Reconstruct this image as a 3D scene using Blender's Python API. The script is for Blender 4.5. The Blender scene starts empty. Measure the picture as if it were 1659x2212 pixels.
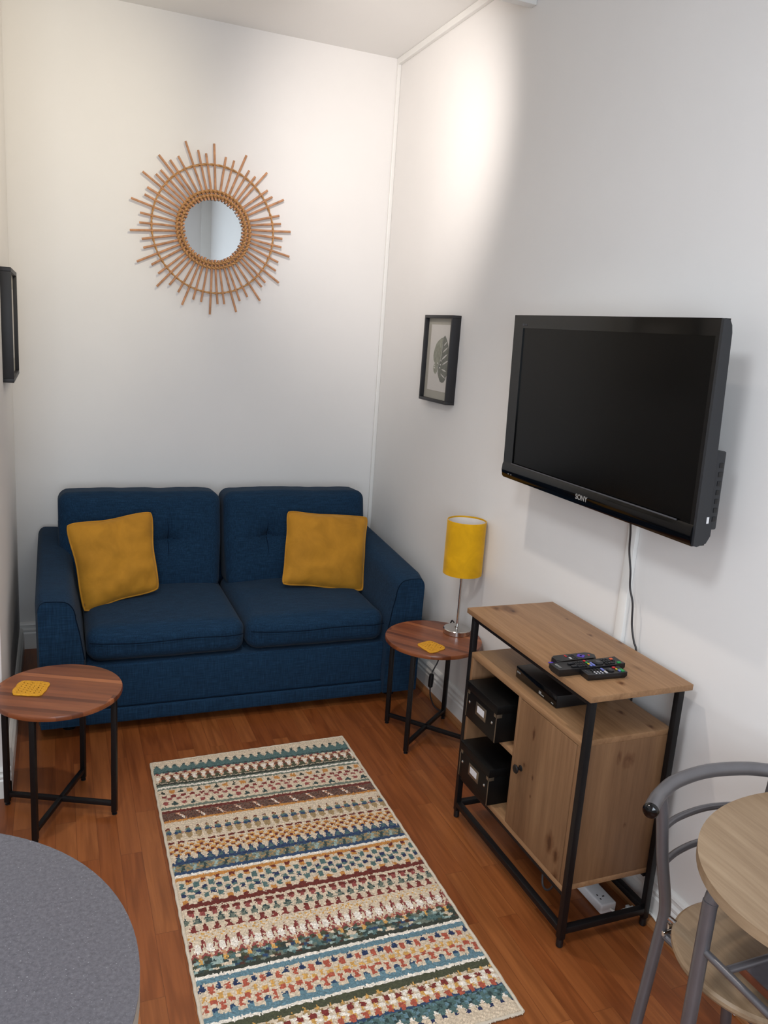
import bpy, bmesh, math, random
from mathutils import Vector, Matrix, noise
random.seed(7)
PI = math.pi
scn = bpy.context.scene
COL = scn.collection

# ------------------------------------------------------------------ camera
W, H = 1659, 2212
FPX = 1742.19
YAW, PIT, ROL = -0.3942, 0.2189, 0.0711
CAM = Vector((-1.6892, -4.295, 1.7226))
fwd = Vector((-math.sin(YAW)*math.cos(PIT), math.cos(YAW)*math.cos(PIT), -math.sin(PIT)))
rgt = Vector((math.cos(YAW), math.sin(YAW), 0)); upv = rgt.cross(fwd)
r2 = rgt*math.cos(ROL)+upv*math.sin(ROL); u2 = -rgt*math.sin(ROL)+upv*math.cos(ROL)
cd = bpy.data.cameras.new('camera'); cam = bpy.data.objects.new('camera', cd); COL.objects.link(cam)
cd.sensor_fit = 'HORIZONTAL'; cd.sensor_width = 36; cd.lens = FPX/W*36; cd.clip_start = 0.02
M = Matrix((r2, u2, -fwd)).transposed().to_4x4(); M.translation = CAM
cam.matrix_world = M
scn.camera = cam

# ------------------------------------------------------------------ view, world, lights
scn.view_settings.view_transform = 'Standard'
try: scn.view_settings.look = 'None'
except Exception: pass
scn.view_settings.gamma = 1.0
scn.view_settings.use_curve_mapping = False
scn.view_settings.exposure = 0.08
wd = bpy.data.worlds.new('world'); scn.world = wd; wd.use_nodes = True
wd.node_tree.nodes['Background'].inputs[0].default_value = (0.75, 0.85, 1.0, 1)
wd.node_tree.nodes['Background'].inputs[1].default_value = 0.6

def light(name, kind, loc, aim, energy, color, **kw):
    ld = bpy.data.lights.new(name, kind); o = bpy.data.objects.new(name, ld); COL.objects.link(o)
    o.location = loc
    o.rotation_euler = (Vector(aim)-Vector(loc)).to_track_quat('-Z', 'Y').to_euler()
    ld.energy = energy; ld.color = color
    for k, v in kw.items(): setattr(ld, k, v)
    return o
# daylight through the window behind the camera
light('window_daylight', 'AREA', (-1.9, -5.5, 1.65), (-0.9, 0, 1.5), 56, (0.78, 0.89, 1.0), shape='RECTANGLE', size=1.3, size_y=1.3)
# ceiling spotlights of the living area
light('ceiling_spot_corner', 'SPOT', (-1.0, -1.45, 2.72), (-0.0, -0.30, 2.50), 64, (1.0, 0.92, 0.86), spot_size=1.52, spot_blend=1.0, shadow_soft_size=0.05)
light('ceiling_spot_side', 'SPOT', (-0.85, -1.65, 2.78), (-1.87, -0.22, 2.36), 48, (1.0, 0.88, 0.64), spot_size=1.45, spot_blend=1.0, shadow_soft_size=0.05)
light('ceiling_spot_rug', 'SPOT', (-0.95, -1.9, 2.8), (-0.80, -2.05, 0), 54, (1.0, 0.90, 0.80), spot_size=1.7, spot_blend=1.0, shadow_soft_size=0.04)
# kitchen ceiling light
light('kitchen_ceiling_light', 'AREA', (-2.1, -3.5, 3.05), (-2.1, -3.5, 0), 33, (0.88, 0.94, 1.0), shape='DISK', size=0.7)

# ------------------------------------------------------------------ material helpers
MATS = {}
def S(r, g, b):
    f = lambda c: (c/12.92 if c <= 0.04045 else ((c+0.055)/1.055)**2.4)
    return (f(r/255), f(g/255), f(b/255), 1)
def newmat(name):
    m = bpy.data.materials.new(name); m.use_nodes = True
    nt = m.node_tree; b = nt.nodes['Principled BSDF']; MATS[name] = m
    return m, nt, b
def nd(nt, t, **kw):
    n = nt.nodes.new(t)
    for k, v in kw.items():
        if k.startswith('i_'): n.inputs[k[2:].replace('_', ' ')].default_value = v
        else: setattr(n, k, v)
    return n
def coords(nt, scale=(1, 1, 1), rot=(0, 0, 0), kind='Object'):
    tc = nd(nt, 'ShaderNodeTexCoord'); mp = nd(nt, 'ShaderNodeMapping')
    mp.inputs['Scale'].default_value = scale; mp.inputs['Rotation'].default_value = rot
    nt.links.new(tc.outputs[kind], mp.inputs[0]); return mp.outputs[0]
def ramp(nt, fac, stops):
    r = nd(nt, 'ShaderNodeValToRGB'); nt.links.new(fac, r.inputs[0])
    el = r.color_ramp.elements
    while len(el) < len(stops): el.new(0.5)
    for e, (p, c) in zip(el, stops): e.position = p; e.color = c
    return r.outputs[0]
def mixc(nt, fac, a, b, mode='MIX'):
    m = nd(nt, 'ShaderNodeMix', data_type='RGBA', blend_type=mode)
    for idx, v in ((0, fac), (6, a), (7, b)):
        if hasattr(v, 'links') or isinstance(v, bpy.types.NodeSocket): nt.links.new(v, m.inputs[idx])
        else: m.inputs[idx].default_value = v
    return m.outputs[2]
def bump(nt, b, h, strength=0.2, dist=0.001):
    n = nd(nt, 'ShaderNodeBump'); n.inputs['Strength'].default_value = strength; n.inputs['Distance'].default_value = dist
    nt.links.new(h, n.inputs['Height']); nt.links.new(n.outputs[0], b.inputs['Normal'])
def noisef(nt, vec, scale, detail=3, rough=0.55, dist=0.0):
    n = nd(nt, 'ShaderNodeTexNoise'); n.inputs['Scale'].default_value = scale; n.inputs['Detail'].default_value = detail
    n.inputs['Roughness'].default_value = rough; n.inputs['Distortion'].default_value = dist
    nt.links.new(vec, n.inputs['Vector']); return n.outputs['Fac']
def plain(name, col, rough=0.5, metal=0.0, var=0.06, nscale=30, bmp=0.0, bscale=200, spec=0.5, **kw):
    m, nt, b = newmat(name)
    v = coords(nt)
    f = noisef(nt, v, nscale)
    lo = tuple(c*(1-var) for c in col[:3])+(1,); hi = tuple(min(1, c*(1+var)) for c in col[:3])+(1,)
    nt.links.new(ramp(nt, f, [(0.3, lo), (0.7, hi)]), b.inputs['Base Color'])
    b.inputs['Roughness'].default_value = rough; b.inputs['Metallic'].default_value = metal
    b.inputs['Specular IOR Level'].default_value = spec
    for k, vv in kw.items(): b.inputs[k.replace('_', ' ')].default_value = vv
    if bmp: bump(nt, b, noisef(nt, v, bscale, 4), bmp, 0.001)
    return m
def wood(name, c1, c2, c3, grain, rough=0.45, knots=True, stave=None, spec=0.4, kn=None, spots=()):
    """grain: mapping scale, small along the grain"""
    m, nt, b = newmat(name)
    v = coords(nt, grain)
    f1 = noisef(nt, v, 1.0, 5, 0.6, 0.6); f2 = noisef(nt, v, 5.0, 4, 0.6)
    col = ramp(nt, f1, [(0.25, c1), (0.5, c2), (0.75, c3)])
    dk = ramp(nt, f2, [(0.3, (0.80, 0.77, 0.74, 1)), (0.65, (1, 1, 1, 1))])
    col = mixc(nt, 1.0, col, dk, 'MULTIPLY')
    if stave:
        vo = nd(nt, 'ShaderNodeTexVoronoi', feature='F1'); vo.inputs['Scale'].default_value = 1.0
        vo.inputs['Randomness'].default_value = 0.0
        nt.links.new(coords(nt, stave), vo.inputs['Vector'])
        sp = nd(nt, 'ShaderNodeSeparateColor'); nt.links.new(vo.outputs['Color'], sp.inputs[0])
        tone = ramp(nt, sp.outputs[0], [(0.08, (0.50, 0.42, 0.36, 1)), (0.28, (1.2, 1.2, 1.12, 1)), (0.45, (0.66, 0.58, 0.50, 1)), (0.62, (0.92, 0.90, 0.84, 1)), (0.78, (0.74, 0.66, 0.58, 1)), (0.92, (1.6, 1.8, 1.75, 1))])
        col = mixc(nt, 1.0, col, tone, 'MULTIPLY')
    if knots:
        ks = kn or tuple(max(1.3, g*0.16) for g in grain)
        vo = nd(nt, 'ShaderNodeTexVoronoi', feature='F1'); vo.inputs['Scale'].default_value = 1.0
        nv = nd(nt, 'ShaderNodeVectorMath', operation='ADD')
        nt.links.new(coords(nt, ks), nv.inputs[0])
        nn = nd(nt, 'ShaderNodeTexNoise'); nn.inputs['Scale'].default_value = 6; nt.links.new(coords(nt, ks), nn.inputs['Vector'])
        sc = nd(nt, 'ShaderNodeVectorMath', operation='SCALE'); sc.inputs['Scale'].default_value = 0.18
        nt.links.new(nn.outputs['Color'], sc.inputs[0]); nt.links.new(sc.outputs[0], nv.inputs[1])
        nt.links.new(nv.outputs[0], vo.inputs['Vector'])
        kf = ramp(nt, vo.outputs['Distance'], [(0.05, (0.45, 0.36, 0.30, 1)), (0.14, (1, 1, 1, 1))])
        col = mixc(nt, 1.0, col, kf, 'MULTIPLY')
    # individual knots at their own places in the board: (centre, half sizes)
    for (px, py, pz), (sx, sy, sz) in spots:
        sx, sy, sz = sx*1.7, sy*1.7, sz*1.7
        mp = nd(nt, 'ShaderNodeMapping'); mp.inputs['Location'].default_value = (-px/sx, -py/sy, -pz/sz); mp.inputs['Scale'].default_value = (1/sx, 1/sy, 1/sz)
        tc = nd(nt, 'ShaderNodeTexCoord'); nt.links.new(tc.outputs['Object'], mp.inputs[0])
        nn = nd(nt, 'ShaderNodeTexNoise'); nn.inputs['Scale'].default_value = 1.1; nn.inputs['Detail'].default_value = 3; nt.links.new(mp.outputs[0], nn.inputs['Vector'])
        sc = nd(nt, 'ShaderNodeVectorMath', operation='MULTIPLY_ADD'); sc.inputs[1].default_value = (1.1, 1.1, 1.1); sc.inputs[2].default_value = (-0.55, -0.55, -0.55)
        nt.links.new(nn.outputs['Color'], sc.inputs[0])
        ad = nd(nt, 'ShaderNodeVectorMath', operation='ADD'); nt.links.new(mp.outputs[0], ad.inputs[0]); nt.links.new(sc.outputs[0], ad.inputs[1])
        ln = nd(nt, 'ShaderNodeVectorMath', operation='LENGTH'); nt.links.new(ad.outputs[0], ln.inputs[0])
        col = mixc(nt, 1.0, col, ramp(nt, ln.outputs['Value'], [(0.3, (0.36, 0.26, 0.20, 1)), (0.55, (0.68, 0.58, 0.50, 1)), (1.0, (1, 1, 1, 1))]), 'MULTIPLY')
    nt.links.new(col, b.inputs['Base Color'])
    b.inputs['Roughness'].default_value = rough; b.inputs['Specular IOR Level'].default_value = spec
    bump(nt, b, f2, 0.08, 0.0005)
    return m

# ------------------------------------------------------------------ materials
m_wall = plain('wall_paint', S(232, 229, 226), 0.75, var=0.01, nscale=3, bmp=0.05, bscale=150, spec=0.25)
m_ceil = plain('ceiling_paint', S(238, 236, 233), 0.85, var=0.01, nscale=2, spec=0.2)
m_gloss = plain('white_gloss_trim', S(232, 230, 226), 0.35, var=0.015, nscale=8)
m_black = plain('black_metal', S(17, 15, 16), 0.45, var=0.1, spec=0.3)
m_blackp = plain('black_plastic', S(17, 17, 19), 0.38, var=0.1, bmp=0.03, bscale=900)
m_blackmat = plain('black_frame', S(30, 29, 32), 0.5, var=0.08)
m_gloss_black = plain('gloss_black', S(7, 7, 8), 0.09, var=0.02, spec=0.42)
m_screen = plain('tv_screen', S(4, 4, 4), 0.20, var=0.02, spec=0.2)
m_tvside = plain('tv_side', S(34, 36, 40), 0.4, var=0.04)
m_silver = plain('silver_print', S(150, 148, 145), 0.35, var=0.02)
m_chrome = plain('chrome', S(205, 203, 200), 0.12, 1.0, var=0.02)
m_grey_metal = plain('grey_metallic_paint', S(112, 110, 113), 0.36, 0.55, var=0.04)
m_black_card = plain('black_card', S(7, 7, 7), 0.45, var=0.1, bmp=0.06, bscale=500, spec=0.25)
m_steel = plain('steel_corner', S(138, 126, 108), 0.35, 0.8, var=0.1)
m_label = plain('white_card', S(215, 212, 214), 0.6, var=0.02)
m_mount = plain('grey_mount_board', S(168, 163, 152), 0.8, var=0.02)
m_paper = plain('print_paper', S(205, 200, 194), 0.8, var=0.01)
m_leaf = plain('leaf_print', S(146, 146, 132), 0.8, var=0.22, nscale=45)
m_leafd = plain('leaf_print_dark', S(118, 119, 110), 0.8, var=0.15, nscale=60)
m_whitep = plain('white_plastic', S(226, 226, 228), 0.35, var=0.02)
m_whitec = plain('white_cable', S(222, 220, 214), 0.45, var=0.03)
m_cable = plain('dark_cable', S(42, 38, 40), 0.5, var=0.05)
m_shade_in = plain('shade_lining', S(225, 218, 212), 0.7, var=0.02)
m_rattan = plain('rattan', S(190, 140, 104), 0.5, var=0.24, nscale=30, spec=0.3)
m_rattan2 = plain('rattan_binding', S(188, 140, 88), 0.55, var=0.25, nscale=120, bmp=0.3, bscale=300)
m_mirror = plain('mirror_glass', S(225, 232, 235), 0.015, 1.0, var=0.0)
m_purple = plain('purple_rubber', S(84, 60, 170), 0.5, var=0.05)
m_btn = {k: plain('button_'+k, c, 0.5, var=0.05) for k, c in dict(red=S(190, 40, 45), green=S(30, 140, 70), yellow=S(205, 175, 50), blue=S(110, 120, 190), grey=S(70, 70, 74), white=S(190, 188, 190), dark=S(32, 32, 35), orange=S(205, 90, 55)).items()}
m_edge_pale = plain('pale_edge_band', S(170, 162, 150), 0.5, var=0.04)
m_brownedge = plain('brown_edge', S(120, 66, 44), 0.5, var=0.06)
m_greylam = plain('grey_laminate', S(96, 92, 98), 0.5, var=0.08, nscale=60)
m_beadwood = wood('beading_wood', S(140, 92, 54), S(160, 108, 66), S(176, 122, 78), (60, 2, 60), 0.5, knots=False)

def velvet(name, col):
    m, nt, b = newmat(name)
    v = coords(nt)
    f = noisef(nt, v, 9, 4, 0.6, 0.5)
    lo = tuple(c*0.80 for c in col[:3])+(1,); hi = tuple(min(1, c*1.12) for c in col[:3])+(1,)
    nt.links.new(ramp(nt, f, [(0.3, lo), (0.7, hi)]), b.inputs['Base Color'])
    b.inputs['Roughness'].default_value = 0.8; b.inputs['Specular IOR Level'].default_value = 0.2
    b.inputs['Sheen Weight'].default_value = 0.35; b.inputs['Sheen Roughness'].default_value = 0.4
    b.inputs['Sheen Tint'].default_value = (1.0, 0.75, 0.35, 1)
    bump(nt, b, noisef(nt, v, 14, 3, 0.6, 1.0), 0.25, 0.006)
    return m
m_mustard = velvet('mustard_velvet', S(182, 127, 38))
m_shade = velvet('mustard_shade', S(214, 160, 16))
m_crochet = plain('mustard_yarn', S(205, 145, 28), 0.85, var=0.15, nscale=160, bmp=0.6, bscale=420)

def sofa_mat():
    m, nt, b = newmat('blue_linen')
    v1 = coords(nt, (300, 300, 18)); v2 = coords(nt, (18, 300, 300))
    f1 = noisef(nt, v1, 1.0, 3); f2 = noisef(nt, v2, 1.0, 3)
    a = nd(nt, 'ShaderNodeMath', operation='ADD'); nt.links.new(f1, a.inputs[0]); nt.links.new(f2, a.inputs[1])
    h = nd(nt, 'ShaderNodeMath', operation='MULTIPLY'); nt.links.new(a.outputs[0], h.inputs[0]); h.inputs[1].default_value = 0.5
    nt.links.new(ramp(nt, h.outputs[0], [(0.3, S(16, 33, 50)), (0.5, S(23, 47, 70)), (0.72, S(33, 63, 89))]), b.inputs['Base Color'])
    b.inputs['Roughness'].default_value = 0.9; b.inputs['Specular IOR Level'].default_value = 0.1
    b.inputs['Sheen Weight'].default_value = 0.04
    bump(nt, b, h.outputs[0], 0.35, 0.0015)
    return m
m_sofa = sofa_mat()
m_seam = plain('blue_seam', S(12, 25, 40), 0.9, var=0.1, spec=0.05)

def floor_mat():
    m, nt, b = newmat('laminate_floor')
    v = coords(nt, (1, 1, 1), (0, 0, PI/2), 'Object')
    br = nd(nt, 'ShaderNodeTexBrick', offset=0.37, offset_frequency=2)
    br.inputs['Scale'].default_value = 1.0; br.inputs['Brick Width'].default_value = 0.62; br.inputs['Row Height'].default_value = 0.066
    br.inputs['Mortar Size'].default_value = 0.0006; br.inputs['Mortar Smooth'].default_value = 0.2; br.inputs['Bias'].default_value = 0.0
    br.inputs['Color1'].default_value = (0, 0, 0, 1); br.inputs['Color2'].default_value = (1, 1, 1, 1); br.inputs['Mortar'].default_value = (0.1, 0.1, 0.1, 1)
    nt.links.new(v, br.inputs['Vector'])
    tone = ramp(nt, br.outputs['Color'], [(0.0, S(127, 69, 33)), (0.5, S(136, 77, 39)), (1.0, S(147, 88, 47))])
    sep = nd(nt, 'ShaderNodeSeparateColor'); nt.links.new(br.outputs['Color'], sep.inputs[0])
    off = nd(nt, 'ShaderNodeCombineXYZ'); mul = nd(nt, 'ShaderNodeMath', operation='MULTIPLY'); mul.inputs[1].default_value = 7.3
    nt.links.new(sep.outputs[0], mul.inputs[0]); nt.links.new(mul.outputs[0], off.inputs[0]); nt.links.new(mul.outputs[0], off.inputs[2])
    def gv(sc):
        ad = nd(nt, 'ShaderNodeVectorMath', operation='ADD'); nt.links.new(coords(nt, sc), ad.inputs[0]); nt.links.new(off.outputs[0], ad.inputs[1]); return ad.outputs[0]
    g = noisef(nt, gv((30, 1.6, 1)), 1.6, 6, 0.6, 0.9)
    col = mixc(nt, 1.0, tone, ramp(nt, g, [(0.32, (0.80, 0.76, 0.72, 1)), (0.6, (1.06, 1.05, 1.02, 1))]), 'MULTIPLY')
    wv = nd(nt, 'ShaderNodeTexWave', wave_type='RINGS', rings_direction='X'); wv.inputs['Scale'].default_value = 2.2
    wv.inputs['Distortion'].default_value = 7.0; wv.inputs['Detail'].default_value = 2; wv.inputs['Detail Scale'].default_value = 1.2
    nt.links.new(gv((9, 0.55, 1)), wv.inputs['Vector'])
    col = mixc(nt, 1.0, col, ramp(nt, wv.outputs['Fac'], [(0.0, (0.82, 0.78, 0.73, 1)), (0.5, (1.03, 1.02, 1.0, 1))]), 'MULTIPLY')
    col = mixc(nt, br.outputs['Fac'], col, S(96, 50, 24))
    nt.links.new(col, b.inputs['Base Color'])
    b.inputs['Roughness'].default_value = 0.36; b.inputs['Specular IOR Level'].default_value = 0.4
    bump(nt, b, g, 0.05, 0.0005)
    return m
m_floor = floor_mat()
OAK = (S(110, 79, 53), S(128, 94, 65), S(144, 109, 77))
m_oak_y_lit = wood('oak_grain_length_lit', S(134, 99, 68), S(152, 115, 81), S(167, 129, 93), (26, 1.5, 26), 0.5, kn=(5, 1.9, 5), spots=[((-0.0755, 0.3345, 0.806), (0.012, 0.018, 0.02)), ((-0.0295, 0.2975, 0.806), (0.007, 0.012, 0.02)), ((0.1085, 0.0385, 0.806), (0.006, 0.011, 0.02)), ((-0.0335, -0.3035, 0.806), (0.008, 0.011, 0.02)), ((0.1685, -0.0385, 0.806), (0.006, 0.014, 0.02)), ((0.1205, 0.1885, 0.806), (0.004, 0.007, 0.02)), ((0.07, -0.20, 0.654), (0.007, 0.014, 0.02)), ((0.10, -0.30, 0.654), (0.006, 0.012, 0.02))])  # lighter than OAK: the stronger light on the top is put into the colour
m_oak_z = wood('oak_grain_upright', *OAK, (16, 16, 0.9), 0.5, knots=False, spots=[((0.0155, -0.3395, 0.574), (0.016, 0.02, 0.020)), ((-0.021, -0.3395, 0.588), (0.006, 0.02, 0.018)), ((0.035, -0.3395, 0.36), (0.004, 0.02, 0.007)), ((-0.1615, -0.2415, 0.282), (0.02, 0.014, 0.026)), ((-0.1615, -0.2775, 0.262), (0.02, 0.010, 0.018)), ((-0.1615, -0.2865, 0.190), (0.02, 0.011, 0.022)), ((-0.1615, -0.0675, 0.439), (0.02, 0.005, 0.006)), ((-0.1615, -0.1195, 0.424), (0.02, 0.004, 0.007)), ((-0.1615, -0.1185, 0.36), (0.02, 0.003, 0.005)), ((-0.1615, -0.10, 0.56), (0.02, 0.006, 0.016))])
m_acacia = wood('acacia_staves', S(116, 62, 35), S(134, 75, 44), S(148, 89, 55), (1.6, 16, 16), 0.33, stave=(2.6, 44, 0.1), kn=(2.5, 9, 4), spec=0.5)
m_pale = wood('pale_oak_veneer', S(140, 116, 90), S(154, 130, 103), S(166, 143, 116), (22, 1.4, 22), 0.42, knots=False)

def speckle():
    m, nt, b = newmat('grey_speckled_laminate')
    v = coords(nt)
    f = noisef(nt, v, 170, 4, 0.75); g = noisef(nt, v, 330, 2, 0.6)
    c = ramp(nt, f, [(0.32, S(69, 67, 71)), (0.5, S(84, 81, 86)), (0.68, S(96, 93, 97))])
    c = mixc(nt, ramp(nt, g, [(0.66, (0, 0, 0, 1)), (0.74, (1, 1, 1, 1))]), c, S(140, 139, 141))
    nt.links.new(c, b.inputs['Base Color']); b.inputs['Roughness'].default_value = 0.45
    bump(nt, b, f, 0.15, 0.0008)
    return m
m_speck = speckle()

def rug_mat():
    m, nt, b = newmat('rug_pile')
    at = nd(nt, 'ShaderNodeAttribute', attribute_name='yarn')
    f = noisef(nt, coords(nt), 260, 3, 0.6); g = noisef(nt, coords(nt), 70, 2)
    c = mixc(nt, 1.0, at.outputs['Color'], ramp(nt, f, [(0.3, (0.72, 0.72, 0.72, 1)), (0.65, (1.12, 1.12, 1.12, 1))]), 'MULTIPLY')
    nt.links.new(c, b.inputs['Base Color']); b.inputs['Roughness'].default_value = 0.9
    b.inputs['Specular IOR Level'].default_value = 0.15; b.inputs['Sheen Weight'].default_value = 0.15
    bump(nt, b, f, 0.6, 0.002)
    return m
m_rug = rug_mat()
m_rugedge = plain('rug_binding', S(205, 192, 172), 0.9, var=0.1, nscale=150, bmp=0.6, bscale=400)

# ------------------------------------------------------------------ object helpers
def link(o, parent=None):
    COL.objects.link(o)
    if parent is not None: o.parent = parent
    return o
def thing(name, label, cat, loc=(0, 0, 0), rot=(0, 0, 0), group=None):
    o = bpy.data.objects.new(name, None); o.empty_display_size = 0.05; link(o)
    o.location = loc; o.rotation_euler = rot; o['label'] = label; o['category'] = cat
    if group: o['group'] = group
    return o
def tag(o, label, cat, group=None):
    o['label'] = label; o['category'] = cat
    if group: o['group'] = group
    return o
def smooth(me, ang=0.6):
    for p in me.polygons: p.use_smooth = True
    try: me.set_sharp_from_angle(angle=ang)
    except Exception: pass
def obj(name, bm, mat, parent=None, off=None, sm=True, label=None):
    """bm is in world coordinates when off is given (off = root location), else already local"""
    if off is not None: bmesh.ops.translate(bm, verts=bm.verts, vec=-Vector(off))
    bmesh.ops.recalc_face_normals(bm, faces=bm.faces)
    me = bpy.data.meshes.new(name); bm.to_mesh(me); bm.free()
    mats = mat if isinstance(mat, (list, tuple)) else [mat]
    for k in mats: me.materials.append(k)
    if sm: smooth(me)
    o = bpy.data.objects.new(name, me); link(o, parent)
    if label: o['label'] = label
    return o
def struct(name, bm, mat, off=None, sm=False):
    o = obj(name, bm, mat, None, off, sm); o['kind'] = 'structure'; return o
def BM(): return bmesh.new()
def box(bm, a, b, bev=0.0, seg=2, mi=0):
    a = Vector(a); b = Vector(b)
    r = bmesh.ops.create_cube(bm, size=1.0, matrix=Matrix.Translation((a+b)/2) @ Matrix.Diagonal((abs(b.x-a.x), abs(b.y-a.y), abs(b.z-a.z), 1)))
    vs = r['verts']; fs = set(f for v in vs for f in v.link_faces)
    for f in fs: f.material_index = mi
    if bev:
        es = list(set(e for v in vs for e in v.link_edges))
        bmesh.ops.bevel(bm, geom=es, offset=bev, segments=seg, profile=0.5, affect='EDGES')
    return bm
def nbox(a, b, bev=0.0, seg=2): return box(BM(), a, b, bev, seg)
def lathe(bm, prof, c=(0, 0, 0), n=48, mi=0, axis=None):
    """prof: list of (radius, z). closed where radius 0"""
    c = Vector(c); rings = []
    q = Vector((0, 0, 1)).rotation_difference(Vector(axis)) if axis else None
    def P(x, y, z):
        v = Vector((x, y, z))
        if q: v = q @ v
        return c+v
    for r, z in prof:
        if r < 1e-6: rings.append([bm.verts.new(P(0, 0, z))])
        else: rings.append([bm.verts.new(P(r*math.cos(2*PI*i/n), r*math.sin(2*PI*i/n), z)) for i in range(n)])
    for A, B in zip(rings, rings[1:]):
        for i in range(n):
            j = (i+1) % n
            if len(A) == 1 and len(B) > 1: f = bm.faces.new((A[0], B[i], B[j]))
            elif len(B) == 1 and len(A) > 1: f = bm.faces.new((A[i], A[j], B[0]))
            elif len(A) > 1: f = bm.faces.new((A[i], A[j], B[j], B[i]))
            else: continue
            f.material_index = mi
    return bm
def catmull(pts, n=8, closed=False):
    pts = [Vector(p) for p in pts]; out = []
    m = len(pts)
    for i in range(m if closed else m-1):
        if closed: a, b, c, d = pts[(i-1) % m], pts[i], pts[(i+1) % m], pts[(i+2) % m]
        else: a, b, c, d = pts[max(i-1, 0)], pts[i], pts[i+1], pts[min(i+2, m-1)]
        for k in range(n):
            t = k/n
            out.append(0.5*((2*b)+(c-a)*t+(2*a-5*b+4*c-d)*t*t+(3*b-a-3*c+d)*t**3))
    if not closed: out.append(pts[-1])
    return out
def tube(bm, pts, r, n=12, closed=False, cap=True, mi=0):
    pts = [Vector(p) for p in pts]; m = len(pts); rings = []
    rr = r if isinstance(r, (list, tuple)) else [r]*m
    def tan(i):
        if closed: return (pts[(i+1) % m]-pts[(i-1) % m]).normalized()
        return (pts[min(i+1, m-1)]-pts[max(i-1, 0)]).normalized()
    t0 = tan(0); u = t0.orthogonal().normalized()
    for i in range(m):
        t = tan(i)
        u = (u-t*u.dot(t)).normalized(); w = t.cross(u)
        rings.append([bm.verts.new(pts[i]+rr[i]*(u*math.cos(2*PI*k/n)+w*math.sin(2*PI*k/n))) for k in range(n)])
    for i in range(m if closed else m-1):
        A, B = rings[i], rings[(i+1) % m]
        sh = 0
        if closed and i == m-1:
            sh = min(range(n), key=lambda s: (A[0].co-B[s].co).length)
        for k in range(n):
            f = bm.faces.new((A[k], A[(k+1) % n], B[(k+1+sh) % n], B[(k+sh) % n])); f.material_index = mi
    if cap and not closed:
        for R in (rings[0], rings[-1]):
            f = bm.faces.new(R); f.material_index = mi
    return bm
def ntube(pts, r, n=12, **k): return tube(BM(), pts, r, n, **k)
def prism(bm, pts, vec, mi=0):
    """extrude a planar polygon (3-D points) along vec"""
    vec = Vector(vec); A = [bm.verts.new(Vector(p)) for p in pts]; B = [bm.verts.new(Vector(p)+vec) for p in pts]
    n = len(A); bm.faces.new(A).material_index = mi; bm.faces.new(B[::-1]).material_index = mi
    for i in range(n): bm.faces.new((A[i], A[(i+1) % n], B[(i+1) % n], B[i])).material_index = mi
    return bm
def rbox(c, s, r, n=14, fn=None):
    """soft cushion block: centre c, half sizes s, edge radius r; fn(unit vec, pos)->pos"""
    bm = BM(); bmesh.ops.create_cube(bm, size=2.0)
    bmesh.ops.subdivide_edges(bm, edges=bm.edges[:], cuts=n, use_grid_fill=True)
    c = Vector(c); s = Vector(s)
    for v in bm.verts:
        u = v.co.copy(); p = Vector((u.x*s.x, u.y*s.y, u.z*s.z))
        inner = Vector([max(-(s[i]-r), min(s[i]-r, p[i])) for i in range(3)])
        # warp the parameter so rounding gets enough vertices
        d = p-inner
        if d.length > 1e-9: p = inner+d.normalized()*r if d.length > r*0.999 or True and (abs(abs(u.x)-1) < 1e-6 or abs(abs(u.y)-1) < 1e-6 or abs(abs(u.z)-1) < 1e-6) else p
        if fn: p = fn(u, p)
        v.co = c+p
    return bm

# =================================================================== ROOM
WX = 0.012       # right wall
LX = -1.88       # left wall
RH = 3.113
FY = -5.65       # front wall (behind camera)
KX = -3.7        # kitchen wall
LE = -1.40       # end of the left wall
struct('floor', nbox((KX-0.1, FY-0.1, -0.1), (WX+0.12, 0.12, 0)), m_floor)
struct('ceiling', nbox((KX-0.1, FY-0.1, RH), (WX+0.12, 0.12, RH+0.1)), m_ceil)
struct('wall_back', nbox((LX-0.12, 0, 0), (WX+0.12, 0.12, RH)), m_wall)
struct('wall_right', nbox((WX, FY-0.1, 0), (WX+0.12, 0, RH)), m_wall)
b = nbox((LX-0.12, LE, 0), (LX, 0, RH), 0.006, 3); struct('wall_left', b, m_wall)
struct('wall_recess', nbox((KX-0.1, LE, 0), (LX-0.12, LE+0.12, RH)), m_wall)
struct('wall_kitchen', nbox((KX-0.1, FY, 0), (KX, LE, RH)), m_wall)
# front wall with a window opening
b = BM(); wx0, wx1, wz0, wz1 = -2.6, -1.2, 0.95, 2.3
box(b, (KX, FY-0.1, 0), (wx0, FY, RH)); box(b, (wx1, FY-0.1, 0), (WX, FY, RH))
box(b, (wx0, FY-0.1, 0), (wx1, FY, wz0)); box(b, (wx0, FY-0.1, wz1), (wx1, FY, RH))
struct('wall_front', b, m_wall)
b = BM()
for x0, x1, z0, z1 in ((wx0, wx0+.05, wz0, wz1), (wx1-.05, wx1, wz0, wz1), (wx0, wx1, wz0, wz0+.05), (wx0, wx1, wz1-.05, wz1), (-1.92, -1.88, wz0, wz1)):
    box(b, (x0, FY-0.08, z0), (x1, FY-0.03, z1), 0.004)
struct('window_1', b, m_gloss)
# wall column seen in the mirror
struct('trim_5', nbox((-0.10, FY, 0), (WX, FY+0.04, RH)), m_gloss)

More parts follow.
